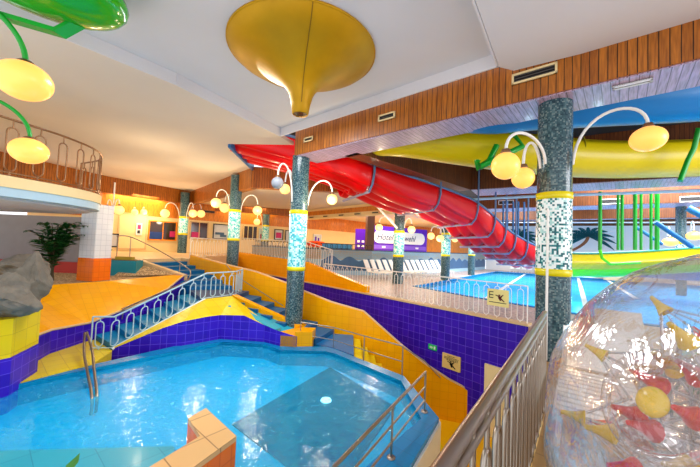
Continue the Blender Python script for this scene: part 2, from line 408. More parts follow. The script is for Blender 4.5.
# ------------------------------------------------------------------ columns
def column(name, px, d, zb, zt, ylo, yup, label, group='tiled round pillars', r=0.24, band=None):
    p = D(px, 240, d); x = p.x; lo = D(px, ylo, d).z; up = D(px, yup, d).z
    root = empty(name, (x, d, zb), label, 'pillar', group)
    mb = MB(); mb.lathe((x, d, 0), [(r, zb), (r, lo - .05)]); mb.build('lower_shaft', T_col, root)
    mb = MB(); mb.lathe((x, d, 0), [(r + .004, lo + .05), (r + .004, up - .05)], 40); mb.build('mosaic_band', band or (T_band if px > 500 else T_bandc), root)
    mb = MB(); mb.lathe((x, d, 0), [(r, up + .05), (r, zt)]); mb.build('upper_shaft', T_col, root)
    for z in (lo, up):
        mb = MB(); mb.lathe((x, d, 0), [(r, z - .055), (r + .012, z - .05), (r + .012, z + .05), (r, z + .055)]); mb.build('yellow_ring', C_yring, root)
    return V((x, d, 0))
cA = column('pillar', 553.5, 4.95, LOW, 4.0, 272, 197, 'thickest mosaic pillar at the end of the near steel railing')
cC = column('pillar', 297.5, 8.7, -0.62, 4.05, 268.5, 212.5, 'mosaic pillar standing at the foot of the blue stairs beside the warm pool')
cB = column('pillar', 233.5, 13.2, -0.9, 4.4, 239.5, 211, 'mosaic pillar behind the orange stair wall at the ramp top')
cE = column('pillar', 182.5, 18.0, L2, 4.3, 234, 217.5, 'mosaic pillar on the upper level before the dark restaurant windows')
cF = column('pillar', 399, 14.5, 0.0, 3.4, 255.8, 232, 'mosaic pillar in front of the purple hotel sign')
cG = column('pillar', 446, 17.2, 0.0, 3.9, 255.3, 234, 'mosaic pillar by the far left pool edge beside the loungers')
cH = column('pillar', 265, 22.0, L2, 3.9, 241, 226, 'distant mosaic pillar before the framed pictures on the restaurant wall')
cI = column('pillar', 472, 21.5, 0.0, 3.9, 255.0, 240, 'farthest thin mosaic pillar near the end of the red slide', r=.22)
# ------------------------------------------------------------------ ceilings
def zc(px, py, z): return Z2(px, py, z)
HI = 4.72
mb = MB()
hi = [(-6.2, 1.3), zc(0, 13, 4.5), zc(175, 85, 4.5), (-2.0, 8.45), zc(499, 67, 4.5), zc(475, 0, 4.5), (1.2, 2.2), (.3, 1.0), (-5, -.5)]
mb.prism(hi, HI, HI + 0.1)
struct('ceiling', mb, C_ceil)
mb = MB()   # step faces around the raised field
for a, b in zip(hi[:-2], hi[1:-1]):
    a, b = V((*a, 4.5)), V((*b, 4.5)); n = (b - a).normalized(); n = V((-n.y, n.x, 0)) * 0.03
    if n.dot(V((-.8, 4.5, 4.5)) - a) < 0: n = -n
    mb.obox(a + n * .2 - V((0, 0, .002)), b - a, n, V((0, 0, .26)))
struct('trim_2', mb, C_ceil)
mb = MB()   # lower ceiling left
sa = Z(228, 144, 4.5); sb = Z(252, 168, 4.5)
mb.prism([(-6.2, 1.3), hi[1], hi[2], hi[3], (-1.75, 9.1), (sa.x, sa.y), (sb.x, sb.y), (-9.5, 18.8), (-11.7, 15.1), (-12.6, 11.3), (-14.5, 3), (-9, -1)], 4.5, 4.6)
struct('ceiling', mb, C_ceilw)
mb = MB()   # lower ceiling right of raised field
mb.prism([hi[4], hi[5], hi[6], (.3, 1.0), (4, -1.0), (8, 1.2), (2.5, 4.9)], 4.5, 4.6)
struct('ceiling', mb, C_ceil)
mb = MB()
a, b = sa, sb; n = (b - a).normalized(); n = V((n.y, -n.x, 0))
mb.obox(a + V((0, 0, -.1)), b - a, n * .08, V((0, 0, .3))); a2 = V((-1.75, 9.2, 4.5))
struct('trim_3', mb, C_steelblue)
def beam(i, A, B, w, z0, z1, woodm, soff, back=True):
    A, B = V((*A, 0)), V((*B, 0)); d = (B - A).normalized(); n = V((-d.y, d.x, 0))
    if n.y < 0: n = -n
    mb = MB(); mb.obox(A + V((0, 0, z0 + .02)), B - A, n * w, V((0, 0, z1 - z0 - .02)))
    o = struct('trim_%d' % i, mb, woodm)
    mb = MB(); mb.obox(A + n * .03 + V((0, 0, z0)), B - A, n * (w - .03), V((0, 0, .019)))
    struct('soffit', mb, soff, o)
    return A, d, n
B1 = beam(4, (-1.6, 8.5), (6.6, 1.55), 0.85, 4.0, 5.6, W_a, W_soff)
B2a = Z(471, 190, 4.0); B2b = Z(700, 179, 4.0)
B2 = beam(5, (B2a.x, B2a.y), (15.0, 5.8), 1.5, 4.0, 5.6, W_d, W_soff)
o2 = V((5.0, 5.6, 0)) 
B3 = beam(6, (7.2, 17.8), (19.5, 9.5), 1.6, 4.0, 5.6, W_d, W_soff)
B4 = beam(7, (9.8, 24.5), (24.5, 14.2), 0.5, 4.0, 5.6, W_d, W_soff)
# u-direction wood fascia (left border of the slide hall)
fa = Z(365, 146, 4.0)
mb = MB(); fa2 = V((0.1, 7.95, 4.0)); fb = V((B2a.x, B2a.y, 4.0)); d = (fb - fa2); n = V((d.y, -d.x, 0)).normalized()
mb.obox(fa2, d, -n * .5, V((0, 0, 1.6)))
struct('trim_8', mb, W_d)
# high dark ceiling over the slides
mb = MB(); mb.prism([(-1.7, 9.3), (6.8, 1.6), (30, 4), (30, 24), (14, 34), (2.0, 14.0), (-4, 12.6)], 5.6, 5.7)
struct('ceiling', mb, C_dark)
mb = MB()
pth = [D(440, 201, 12.4), D(530, 196.5, 11.6), D(700, 190.5, 9.7), D(760, 188, 9.2)]
mb.tube(pth, .05, 8); tag(mb.build('pipe', C_sky), 'pale blue pipe running along the dark plank beam above the pool', 'pipe')
mb = MB(); mb.tube([D(480, 222.5, 19.5), D(700, 222.5, 14.5)], .035, 6)
tag(mb.build('pipe', C_white), 'thin white pipe in front of the palm mural wall', 'pipe')
# left and back fascias
FL = [(-14.0, 6.0), (-12.6, 11.3), (-11.7, 15.1), (-9.6, 18.7)]
mb = MB()
for a, b in zip(FL[:-1], FL[1:]):
    a, b = V((*a, 3.72)), V((*b, 3.72)); n = (b - a).normalized(); mb.obox(a, b - a, V((-n.y, n.x, 0)) * .3, V((0, 0, .82)))
struct('trim_9', mb, W_a)
mb = MB()
for a, b in (((-9.6, 18.7), (-5.2, 13.6)), ((-5.2, 13.6), (-3.9, 12.1)), ((-3.9, 12.1), (0.2, 12.3))):
    a, b = V((*a, 3.72)), V((*b, 3.72)); n = (b - a).normalized(); mb.obox(a, b - a, V((-n.y, n.x, 0)) * .3, V((0, 0, .82)))
struct('trim_10', mb, W_a)
mb = MB(); mb.prism([(-9.6, 18.9), (-5.0, 13.9), (-3.9, 12.45), (0.3, 12.6), (5.5, 16.5), (9.5, 25), (9, 34), (-2, 30)], 3.9, 3.98)
mb.prism([(-14, 6), (-12.7, 11.3), (-11.8, 15.1), (-9.6, 18.9), (-2, 30), (-16, 20)], 3.9, 3.98)
struct('ceiling', mb, C_ceilw)
# pale beam with vents in the back
A4, B4b = V((-3.1, 21, 3.3)), V((2.0, 15.4, 3.3)); d = B4b - A4; n = V((-d.y, d.x, 0)).normalized()
mb = MB(); mb.obox(A4, d, n * .5 if n.y > 0 else -n * .5, V((0, 0, .6)))
struct('trim_11', mb, C_cream)
mb = MB(); q = A4 + V((0, 0, .2)); mb.obox(q - V((.03, .03, 0)), d, V((.01, .01, 0)), V((0, 0, .26))); struct('trim_12', mb, W_o)
mb = MB(); mb.obox(V((-8.5, 19.6, 3.5)), V((5.3, 1.4, 0)), V((-.1, .4, 0)), V((0, 0, .5))); struct('trim_13', mb, W_a)
# ------------------------------------------------------------------ upper level, far walls
mb = MB()
mb.prism([(-14, 11.2), (-7.4, 11.25), (-6.9, 13.0), (-6.5, 12.8), (-6.6, 18.9), (-5, 20.5), (-1, 18), (2, 33), (-16, 30)], LOW, L2)
struct('floor', mb, C_beige)
FW = [(-14.6, 14.2), (-12.7, 16.2), (-9.9, 19.2), (-1.65, 26.0), (3, 31), (13, 34)]
mb = MB(); mb2 = MB()
for a, b in zip(FW[:-1], FW[1:]):
    a, b = V((*a, L2)), V((*b, L2)); n = (b - a).normalized(); n = V((-n.y, n.x, 0))
    mb.obox(a, b - a, n * .2, V((0, 0, 3.2))); mb2.obox(a + V((0, 0, 2.0)) - n * .03, b - a, n * .03, V((0, 0, 1.1)))
struct('wall_restaurant', mb, C_cream); struct('trim_14', mb2, W_o)
# terrace wall with hill mural
W2 = [(-6.0, 19.5), (-1.5, 17.2), (1.3, 18.2), (5.4, 21.2), (9.0, 25.0), (12.6, 29.2)]
mb = MB(); cap = MB()
for a, b in zip(W2[:-1], W2[1:]):
    a, b = V((*a, 0)), V((*b, 0)); n = (b - a).normalized(); n = V((-n.y, n.x, 0))
    mb.obox(a, b - a, n * .2, V((0, 0, 1.38))); cap.obox(a - n * .04 + V((0, 0, 1.38)), b - a, n * .3, V((0, 0, .06)))
struct('wall_terrace', mb, C_mural); struct('trim_15', cap, plain('dark_cap', (60, 70, 84), .5))
mb = MB(); mb.prism(W2 + [(13, 34), (3, 31), (-1.65, 26)], L2, 1.36); struct('floor', mb, C_beige)
# hill mural: flat painted waves on the terrace wall
def hills(path, amp, base, nper, rootlab):
    mb = MB(); tot = 0
    for a, b in zip(path[:-1], path[1:]):
        a, b = V((*a, 0)), V((*b, 0)); d = b - a; n = d.normalized(); n = V((n.y, -n.x, 0)); k = int(d.length / .1) + 1
        for i in range(k):
            s0, s1 = tot + d.length * i / k, tot + d.length * (i + 1) / k
            h = lambda s: base + amp * (abs(math.sin(s * PI / nper)) ** 1.3) * (0.75 + .25 * math.sin(s * 1.7))
            p, q = a + d * i / k + n * .012, a + d * (i + 1) / k + n * .012
            mb.face([(p.x, p.y, .25), (q.x, q.y, .25), (q.x, q.y, h(s1)), (p.x, p.y, h(s0))])
        tot += d.length
    return mb.build('hill_mural', C_hill)
tag(hills(W2[1:], .3, .78, 1.1, ''), 'row of painted slate blue hills on the light blue terrace wall', 'mural')
# end wall with palms
E0, E1 = V((12.7, 29.3, 0)), V((27.5, 19.2, 0)); ed = (E1 - E0).normalized(); en = V((ed.y, -ed.x, 0))
if en.y > 0: en = -en
mb = MB(); mb.obox(E0, E1 - E0, -en * .2, V((0, 0, 4.0))); struct('wall_end', mb, C_white)
mb = MB(); mb.obox(E0 + en * .02 + V((0, 0, 4.0)), E1 - E0, -en * .2, V((0, 0, 1.6))); struct('trim_16', mb, W_d)
def palm(px, py, lab, lean):
    q = W(px, py, E0, E1) + en * .03
    root = empty('palm_mural', (q.x, q.y, 0.6), lab, 'mural')
    mb = MB(); tr = [q + ed * (lean * (1 - t) ** 2 * 1.8) + V((0, 0, -1.5 * (1 - t))) for t in [i / 8 for i in range(9)]]
    for a, b, t in zip(tr[:-1], tr[1:], range(8)):
        w = .2 - .012 * t; mb.face([a - ed * w, a + ed * w, b + ed * (w - .012), b - ed * (w - .012)])
    mb.build('trunk', plain('mural_trunk', (150, 92, 60), .6), root)
    for k in range(11):
        ang = PI * (-0.12 + 1.24 * k / 10); L = 1.75; mb = MB(); pts = []
        for i in range(8):
            t = i / 7; x = math.cos(ang) * L * t; z = math.sin(ang) * L * .75 * t - .6 * t * t
            pts.append(q + en * .015 + ed * x + V((0, 0, z)))
        for i in range(7):
            w0 = .13 * math.sin(PI * (i / 7 * .85 + .12)); w1 = .13 * math.sin(PI * ((i + 1) / 7 * .85 + .12)) if i < 6 else 0.01
            t = (pts[i + 1] - pts[i]).normalized(); m = en.cross(t)
            mb.face([pts[i] - m * w0, pts[i] + m * w0, pts[i + 1] + m * w1, pts[i + 1] - m * w1])
        mb.build('frond', plain('mural_palm_green', (10, 84, 92), .6), root)
palm(519, 236.5, 'painted dark teal palm seen between the red slide and thick pillar', .5)
palm(588, 236, 'painted dark teal palm right of the thick pillar', -.9)
# ------------------------------------------------------------------ restaurant wall fittings
def wall_item(name, px0, py0, px1, py1, A, B, mat, frm, lab, cat, group=None, off=.06, panes=0, art=None):
    a = W(px0, py0, A, B); b = W(px1, py0, A, B); c = W(px0, py1, A, B)
    d = V((b.x - a.x, b.y - a.y, 0)); dn = d.normalized(); n = V((dn.y, -dn.x, 0))
    if n.y > 0: n = -n
    top, bot = a.z, c.z; base = V((a.x, a.y, bot)) + n * off
    root = empty(name, base, lab, cat, group); h = top - bot
    mb = MB(); mb.obox(base, d, -n * .04, V((0, 0, h))); mb.build('pane' if panes is not None and cat == 'window' else 'panel', mat, root)
    t = .06; mb = MB()
    mb.obox(base + n * .01, d, n * .04, V((0, 0, t))); mb.obox(base + n * .01 + V((0, 0, h - t)), d, n * .04, V((0, 0, t)))
    mb.obox(base + n * .01, dn * t, n * .04, V((0, 0, h))); mb.obox(base + n * .01 + d - dn * t, dn * t, n * .04, V((0, 0, h)))
    for k in range(1, (panes or 0)):
        mb.obox(base + n * .01 + d * (k / panes) - dn * .02, dn * .04, n * .03, V((0, 0, h)))
    mb.build('frame', frm, root)
    if art:
        for i, (u0, v0, u1, v1, m, nm) in enumerate(art):
            mb = MB(); mb.obox(base + n * .012 + d * u0 + V((0, 0, h * v0)), d * (u1 - u0), n * .01, V((0, 0, h * (v1 - v0)))); mb.build(nm, m, root)
    return root
fw = FW
C_glassd = plain('dark_window_glass', (58, 40, 34), .12, coat=.5, var=.4, scale=1.2)
C_pic = plain('poster_paper', (206, 216, 224), .5, var=.2)
C_magenta = plain('magenta_print', (190, 40, 110), .5, var=.2); C_navy = plain('navy_cloth', (30, 60, 130), .6, var=.2)
wall_item('window', 148.5, 220, 177, 240, fw[1], fw[2], C_glassd, C_orangep, 'wide dark restaurant window left of the upper level pillar', 'window', panes=2,
          art=[(.05, .06, .5, .42, C_navy, 'curtain'), (.75, .2, .95, .5, C_magenta, 'curtain')])
wall_item('window', 190, 221, 208.5, 239, fw[2], fw[3], C_glassd, C_beige, 'dark restaurant window with magenta patch right of the upper level pillar', 'window', panes=2, art=[(.1, .08, .55, .4, C_magenta, 'curtain')])  # magenta block low in the left half of the pane
wall_item('window', 243, 225, 257.5, 240, fw[2], fw[3], C_glassd, C_cream, 'small brown restaurant window right of the ramp pillar', 'window', panes=3)
wall_item('picture', 213, 223.5, 229, 239, fw[2], fw[3], C_pic, C_black, 'large black framed grey picture on the restaurant wall', 'picture', art=[(.15, .3, .7, .45, C_hill, 'printed_figure'), (.45, .15, .85, .3, C_hill, 'printed_figure')])
wall_item('picture', 274, 229, 283, 240, fw[2], fw[3], C_pic, C_black, 'small dark framed photo just left of the stair-foot pillar', 'picture', art=[(.2, .2, .8, .7, C_magenta, 'printed_figure')])
wall_item('picture', 285, 230, 289, 241, fw[2], fw[3], C_pic, C_black, 'narrow pale framed picture touching the stair-foot pillar edge', 'picture')
wall_item('poster', 136, 223, 142, 235, fw[0], fw[1], C_pic, C_white, 'small white poster with magenta print beside a lit doorway panel', 'poster', art=[(.2, .5, .8, .85, C_magenta, 'printed_figure'), (.2, .15, .7, .4, C_black, 'printed_figure')])
wall_item('poster', 259, 228, 263, 243, fw[2], fw[3], C_pic, C_white, 'tall white and magenta poster near the distant pillar', 'poster', art=[(.2, .3, .8, .6, C_magenta, 'printed_figure')])
wall_item('poster', 100, 221, 106, 240, fw[0], fw[1], C_pic, C_white, 'dark and magenta poster on cream wall beside the balcony', 'poster', art=[(.15, .45, .8, .9, C_magenta, 'printed_figure'), (.1, .1, .9, .4, C_black, 'printed_figure')])
wall_item('poster', 313, 234, 321, 246, fw[2], fw[3], C_pic, C_white, 'white poster with violet lettering right of the stair-foot pillar', 'poster', art=[(.2, .3, .4, .8, C_purple, 'printed_figure'), (.55, .3, .75, .7, C_purple, 'printed_figure')])
wall_item('panel', 119, 212, 148, 249, fw[0], fw[1], C_cream, C_beige, 'plain cream wall panel between poster and dark window', 'panel', off=.03)
wall_item('radiator', 104, 233, 119, 247, (-13.6, 13.2), (-11.4, 15.2), C_white, C_black, 'low white glazed counter beside the teal planter', 'counter', off=.0, panes=2)
# orange float and shelf of blue rail behind
mb = MB(); q = D(316, 244, 22); mb.ell(q, .75, .3, .22); tag(mb.build('boat', plain('orange_vinyl', (250, 80, 20), .3)), 'orange inflatable lying on the upper terrace behind the stair-foot pillar', 'inflatable')
mb = MB(); a, b = D(322, 248, 19), D(352, 248, 19); mb.obox(V((a.x, a.y, 1.42)), V((b.x - a.x, 0, 0)), V((0, .6, 0)), V((0, 0, .32)))
tag(mb.build('bench', plain('bench_blue', (70, 150, 214), .4)), 'low blue bench on the upper terrace left of the hotel sign', 'bench')
# ------------------------------------------------------------------ stairs
def ring_steps(name, top, bot, ztop, zbot, n, mat, lab, floor=LOW, tread=None):
    """top/bot: (left,right) plan points; solid steps as one object"""
    root = empty(name, (bot[0][0], bot[0][1], zbot), lab, 'stairs')
    tl, tr = V((*top[0], 0)), V((*top[1], 0)); bl, br = V((*bot[0], 0)), V((*bot[1], 0))
    for i in range(n):
        f0, f1 = i / n, (i + 1) / n; z = ztop + (zbot - ztop) * (i + 1) / (n + 1)
        a, b = tl.lerp(bl, f0), tr.lerp(br, f0); c, d = tr.lerp(br, f1), tl.lerp(bl, f1)
        mb = MB(); mb.prism([(a.x, a.y), (b.x, b.y), (c.x, c.y), (d.x, d.y)], floor, z)
        o = mb.build('step', mat, root)
        if tread:
            mb = MB(); mb.prism([(a.x, a.y), (b.x, b.y), (c.x, c.y), (d.x, d.y)], z + .002, z + .03); mb.build('tread', tread, o)
    return root
uTL, uTR = Z2(143, 259, L2), Z2(185, 257.5, L2)
lBL, lBR = Z2(189, 290, LAND), Z2(232, 286.5, 0.1)
C_step = plain('blue_stair_covering', (6, 98, 154), .45, var=.12, scale=5)
C_step2 = plain('cyan_stair_covering', (4, 134, 184), .4, var=.12, scale=5)
C_stepd = plain('slate_blue_covering', (58, 84, 124), .5, var=.1, scale=5)
ring_steps('upper_stairs', (uTL, uTR), (lBL, lBR), L2, LAND, 6, [C_step], 'wide blue stair flight rising to the upper restaurant level')
ridge = Z2(232, 297, LAND); l205 = Z2(205, 300, LAND); rEnd = Z2(249, 291, LAND)
mb = MB(); mb.prism([lBL, lBR, rEnd, ridge, l205], LOW, LAND); struct('floor', mb, C_stepd)
fBL, fBR = Z2(95, 340, COP), Z2(112, 350, COP)
ring_steps('side_stairs', (lBL, l205), (fBL, fBR), LAND, COP, 6, [C_step2], 'narrow cyan stairs going down left to the warm pool beside looped railing')
gL, gR = (-.75, 7.95), (-.35, 9.0)
ring_steps('lower_stairs', (ridge, rEnd), (gL, gR), LAND, COP, 6, [C_step], 'blue stairs descending right behind the stair-foot pillar')
# parapet
PP = [(-6.5, 12.8), (-4.0, 10.95), (-3.3, 10.6), (-.3, 9.12), (3.05, 8.03)]
def on_par(px, py):
    best = None
    for a, b in zip(PP[:-1], PP[1:]):
        w = W(px, py, a, b); d = V((b[0] - a[0], b[1] - a[1])); t = ((w.x - a[0]) * d.x + (w.y - a[1]) * d.y) / d.length_squared
        if -1e-3 <= t <= 1.001: return w
        e = min(abs(t), abs(t - 1))
        if best is None or e < best[0]: best = (e, w)
    return best[1]
prof = [on_par(*p) for p in ((190, 255), (222, 264), (256, 272.5), (287, 284), (304, 292), (330, 302.5), (363, 312), (382, 329), (400, 345), (425, 365), (448, 380), (472, 393))]
mb = MB(); cap = MB()
for a, b in zip(prof[:-1], prof[1:]):
    n = V((b.x - a.x, b.y - a.y, 0)).normalized(); n = V((-n.y, n.x, 0))
    if n.y < 0: n = -n
    w = n * .12
    mb.prism([(a.x, a.y), (b.x, b.y), (b.x + w.x, b.y + w.y), (a.x + w.x, a.y + w.y)], LOW, [a.z, b.z, b.z, a.z])
    cap.tube([a + w * .5 + V((0, 0, .01)), b + w * .5 + V((0, 0, .01))], .03, 6)
struct('wall_stairs', mb, T_orange); struct('trim_17', cap, C_beige)
# lower yellow stairs
sroot_top = ((-.1, 7.75), (.12, 8.95)); 
n = 10; root = empty('walkway_stairs', (2.2, 7, LOW), 'yellow stairs with blue risers running down along the orange wall', 'stairs')
for i in range(n):
    x0, x1 = .2 + .2 * i, .2 + .2 * (i + 1); z = COP - .19 * (i + .6)
    yf = lambda x: 9.12 - (x + .3) * (1.09 / 3.35) - .02
    cA_, cB_ = Z2(334, 348, COP), Z2(404, 375.5, COP)
    yn = lambda x: max(cB_[1], cA_[1] + (x - cA_[0]) * (cB_[1] - cA_[1]) / (cB_[0] - cA_[0])) + .03
    mb = MB(); mb.prism([(x0, yn(x0)), (x1, yn(x1)), (x1, yf(x1)), (x0, yf(x0))], LOW, z); o = mb.build('step', T_step, root)
    mb = MB(); mb.prism([(x0 + .01, yn(x0)), (x1, yn(x1)), (x1, yf(x1)), (x0 + .01, yf(x0))], z + .002, z + .02); mb.build('tread', T_yellow, o)
mb = MB(); mb.prism([gL, Z2(325, 346, COP), Z2(334, 348, COP), (.2, 7.3), (.2, 8.93), gR], LOW, COP - .002); struct('floor', mb, T_step)
mb = MB(); mb.prism([(-1.24, 7.72), (-.82, 7.8), (-.78, 8.2), (-1.18, 8.2)], LOW, -.52); struct('wall_newel', mb, T_orange)
# violet wall beside side stairs + orange upper face
VP_ = [(-5.35, 5.2), (-5.85, 5.9), (-6.1, 6.62), (-6.05, 7.5), (-5.7, 8.6), (-5.45, 9.6), (-5.5, 10.62)]
VT = [-.3, -.33, -.37, -.44, -.21, .1, .42]
OT = [(-7.4, 5.6, .35), (-7.6, 6.6, .35), (-7.7, 7.3, .35), (-7.3, 8.1, .35), (-6.75, 8.9, .36), (-6.3, 10.0, .38), (-5.8, 10.8, .43)]
mb = MB(); mb2 = MB(); cap = MB()
for i in range(len(VP_) - 1):
    a, b = VP_[i], VP_[i + 1]
    mb.face([(a[0], a[1], LOW), (b[0], b[1], LOW), (b[0], b[1], VT[i + 1]), (a[0], a[1], VT[i])][::-1])
    mb2.face([(a[0], a[1], VT[i]), (b[0], b[1], VT[i + 1]), OT[i + 1], OT[i]][::-1])
    cap.tube([(a[0], a[1], VT[i]), (b[0], b[1], VT[i + 1])], .025, 6)
struct('wall_side_stairs', mb, T_purple); struct('wall_garden', mb2, T_orange); struct('trim_18', cap, C_beige)
mb = MB(); e = V((*VP_[-1], 0)); mb.obox(V((e.x, e.y, LOW)), V((-.15, .5, 0)), V((-.25, -.05, 0)), V((0, 0, -LOW + .42))); struct('wall_corner', mb, T_purple)
# sloping beige parapet beside the upper stairs
a, b = V((-5.52, 10.62, 0)), V((-7.75, 11.15, 0)); n = V((.06, .14, 0))
mb = MB(); mb.prism([(a.x, a.y), (b.x, b.y), (b.x + n.x, b.y + n.y), (a.x + n.x, a.y + n.y)], LOW, [.42, .93, .93, .42]); struct('wall_landing', mb, C_beige)
# gravel bed
mb = MB(); mb.prism([(-14, 5), (-7.4, 5.6), (-7.6, 6.6), (-7.7, 7.3), (-7.3, 8.1), (-6.75, 8.9), (-6.3, 10.0), (-5.8, 10.75), (-7.75, 11.1), (-14, 11.2)], .1, .34)
mb.face([(-7.5, 10.1, .345), (-5.9, 10.6, .42), (-5.8, 10.74, .44), (-7.6, 11.05, .74)])
o = struct('floor', mb, C_sand)
# orange plinth strip in front of white pillar
p = Z(86, 281, .35)
root = empty('square_pillar', (p.x, p.y, .35), 'square pillar with white tiles above orange tiles under the balcony', 'pillar')
mb = MB(); zs = D(86, 258, p.y).z; mb.box((p.x, p.y + .25, (.35 + zs) / 2), (.58, .5, zs - .35), -.25); mb.build('orange_base', T_or2, root)
mb = MB(); mb.box((p.x, p.y + .25, (2.5 + zs) / 2), (.56, .48, 2.5 - zs), -.25); mb.build('white_shaft', T_wh, root)
# far violet tile wall of the warm pool + yellow slope + trough
FB = [Z2(112, 350, COP), Z2(180, 346, COP), Z2(221, 339, COP), Z2(264, 342, COP), Z2(280, 346, COP), Z2(296, 347, COP), Z2(299, 345, COP)]
FT = [COP + .02, -.36, -.28, -.46, -.58, -.62, -.62]
FBx = [FB[0]]; FTp = []
tops = [((112, 350), 0), ((163, 328), 0), ((183, 321.5), 1), ((208, 316.5), 1), ((221, 315), 2), ((244, 315.5), 2), ((264, 325), 3), ((280, 331.5), 4), ((296, 334), 5)]
TP = []
for (x, y), k in tops:
    TP.append(W(x, y, FB[k], FB[k + 1]) if x < 296 else V((FB[5][0], FB[5][1], -.62)))
TP[0].z = COP + .02; TP.append(V((FB[6][0], FB[6][1], -.62)))
mb = MB()
for a, b in zip(TP[:-1], TP[1:]):
    mb.face([(a.x, a.y, LOW), (b.x, b.y, LOW), b, a])
struct('wall_warm_pool', mb, T_purple)
mb = MB()
s0, s1, s2 = V((*fBR, COP + .05)), V((*l205, LAND + .03)), V((*ridge, LAND + .03))
sm_ = s0.lerp(s1, .55)
mb.face([TP[0], TP[1], sm_, s0]); mb.face([TP[1], TP[2], s1, sm_]); mb.face([TP[2], TP[3], s1]); mb.face([TP[3], TP[4], s2, s1]); mb.face([TP[4], TP[5], s2])
mb.face([TP[5], TP[6], V((-2.0, 8.25, -.5)), s2])
struct('wall_stringer', mb, T_yellow)
root = empty('trough', (-2.6, 8.2, -.5), 'sloping orange trough with teal edge beside the lower blue stairs', 'planter')
q0, q1 = V((*ridge, .06)), V((-1.25, 8.42, -.55))
mb = MB(); d = q1 - q0; mb.obox(q0, d, V((.08, .16, 0)), V((0, 0, -.22))); mb.build('side_wall', T_orange, root)
q2, q3 = V((-3.2, 8.55, -.12)), V((-1.75, 7.85, -.52)); mb = MB(); mb.obox(q2, q3 - q2, V((.1, .22, 0)), V((0, 0, -.08))); mb.build('teal_edge', T_tealc, root)
mb = MB(); mb.face([q0 + V((0, 0, -.18)), q1 + V((0, 0, -.1)), q3 + V((0, 0, -.12)), q2 + V((0, 0, -.12))][::-1]); mb.build('trough_floor', T_tealc, root)
# stair-foot pillar plinth
mb = MB(); mb.prism([FB[3], FB[4], FB[5], (-1.24, 7.75), (-1.1, 8.9), (-1.3, 9.1), (-2.1, 9.0), (-2.05, 8.3)], LOW, -.62)
struct('wall_plinth', mb, T_orange)
# ------------------------------------------------------------------ warm pool
inn = [Z2(-30, 402, WAT), Z2(9, 391, WAT), Z2(86, 374, WAT), Z2(186, 352.5, WAT), Z2(222, 345, WAT), Z2(264, 347.5, WAT), Z2(280, 353.5, WAT), Z2(325, 354.5, WAT), Z2(335, 357, WAT), Z2(401, 385, WAT), Z2(421, 424, WAT), (.32, 3.7), (-.75, 2.15), (-1.55, 2.7), (-1.15, 3.32), (-1.7, 3.8), (-2.0, 3.82), (-5.3, 3.45)]
out = [Z2(-30, 393, COP), Z2(18, 384, COP), Z2(90, 365, COP), Z2(184, 344, COP), (FB[2][0], FB[2][1]), FB[3], FB[4], Z2(325, 346.5, COP), Z2(334, 348.5, COP), Z2(404, 376, COP), Z2(439, 418, COP), (.62, 3.4), (-.5, 1.85), (-1.6, 2.4), (-1.1, 3.2), (-1.65, 3.7), (-2.0, 3.5), (-5.4, 3.1)]
root = empty('warm_pool', (-2, 5.5, COP), 'turquoise irregular warm pool in the foreground with darker sunken square', 'pool')
mb = MB(); fan(mb, out, inn, LOW, COP); mb.build('coping', [T_cop], root)
mb = MB(); BZ = -1.22
sq = [Z2(330, 367, WAT), Z2(396, 407, WAT), Z2(330, 500, WAT), Z2(232, 424, WAT)]
def deeper(p, z):   # apparent position through the flat water is unchanged: straight transparent water
    d = V((p[0], p[1], WAT)) - EYE; t = (z - EYE.z) / d.z; return (EYE.x + d.x * t, EYE.y + d.y * t)
mb.face([(p[0], p[1], BZ) for p in inn][::-1][::-1])
for i in range(len(inn)):
    a, b = inn[i], inn[(i + 1) % len(inn)]
    mb.face([(a[0], a[1], BZ), (b[0], b[1], BZ), (b[0], b[1], COP + .0), (a[0], a[1], COP + .0)])
mb.build('basin', T_pool, root)
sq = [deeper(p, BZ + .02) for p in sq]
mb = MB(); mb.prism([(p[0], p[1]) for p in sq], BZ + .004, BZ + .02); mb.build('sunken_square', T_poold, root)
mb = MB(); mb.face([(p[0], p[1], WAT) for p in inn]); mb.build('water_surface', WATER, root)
lp = deeper(Z2(326, 400, WAT), BZ + .03)
mb = MB(); mb.lathe((lp[0], lp[1], BZ + .02), [(.001, .03), (.08, .03), (.1, 0)], 16); mb.build('underwater_lamp', emit('pool_lamp', (200, 240, 255), 3), root)
mb = MB(); mb.prism([Z2(-20, 392, COP), Z2(20, 383, COP), Z2(92, 365, COP), Z2(112, 351, COP), (fBL[0], fBL[1]), VP_[3], VP_[2], VP_[1], VP_[0], (-7, 5)], LOW, COP + .01)
struct('floor', mb, T_yellow)
mb = MB(); mb.prism([(-5.4, 3.1), (-2.0, 3.5), (-1.9, 3.7), (-2.0, 3.86), (-5.3, 3.5)], LOW, COP + .012); tag(mb.build('teal_ledge', T_tealc), 'pale teal ledge along the near edge of the warm pool', 'ledge')
mb = MB(); mb.prism([(-6, .5), (-1.7, .5), (-1.9, 3.4), (-5.5, 3.1)], -1.6, -1.3); struct('floor', mb, plain('garden_soil', (70, 84, 60), .9))
# outer white shell of the pool wall
mb = MB()
for a, b in zip(out[8:13], out[9:14]):
    a, b = V((*a, 0)), V((*b, 0)); n = (b - a).normalized(); n = V((n.y, -n.x, 0)) * .03
    if n.dot(V((-1.5, 5, 0)) - a) > 0: n = -n
    mb.obox(a + V((0, 0, LOW)), b - a, n, V((0, 0, COP - LOW - .06)))
struct('wall_pool_shell', mb, C_white)
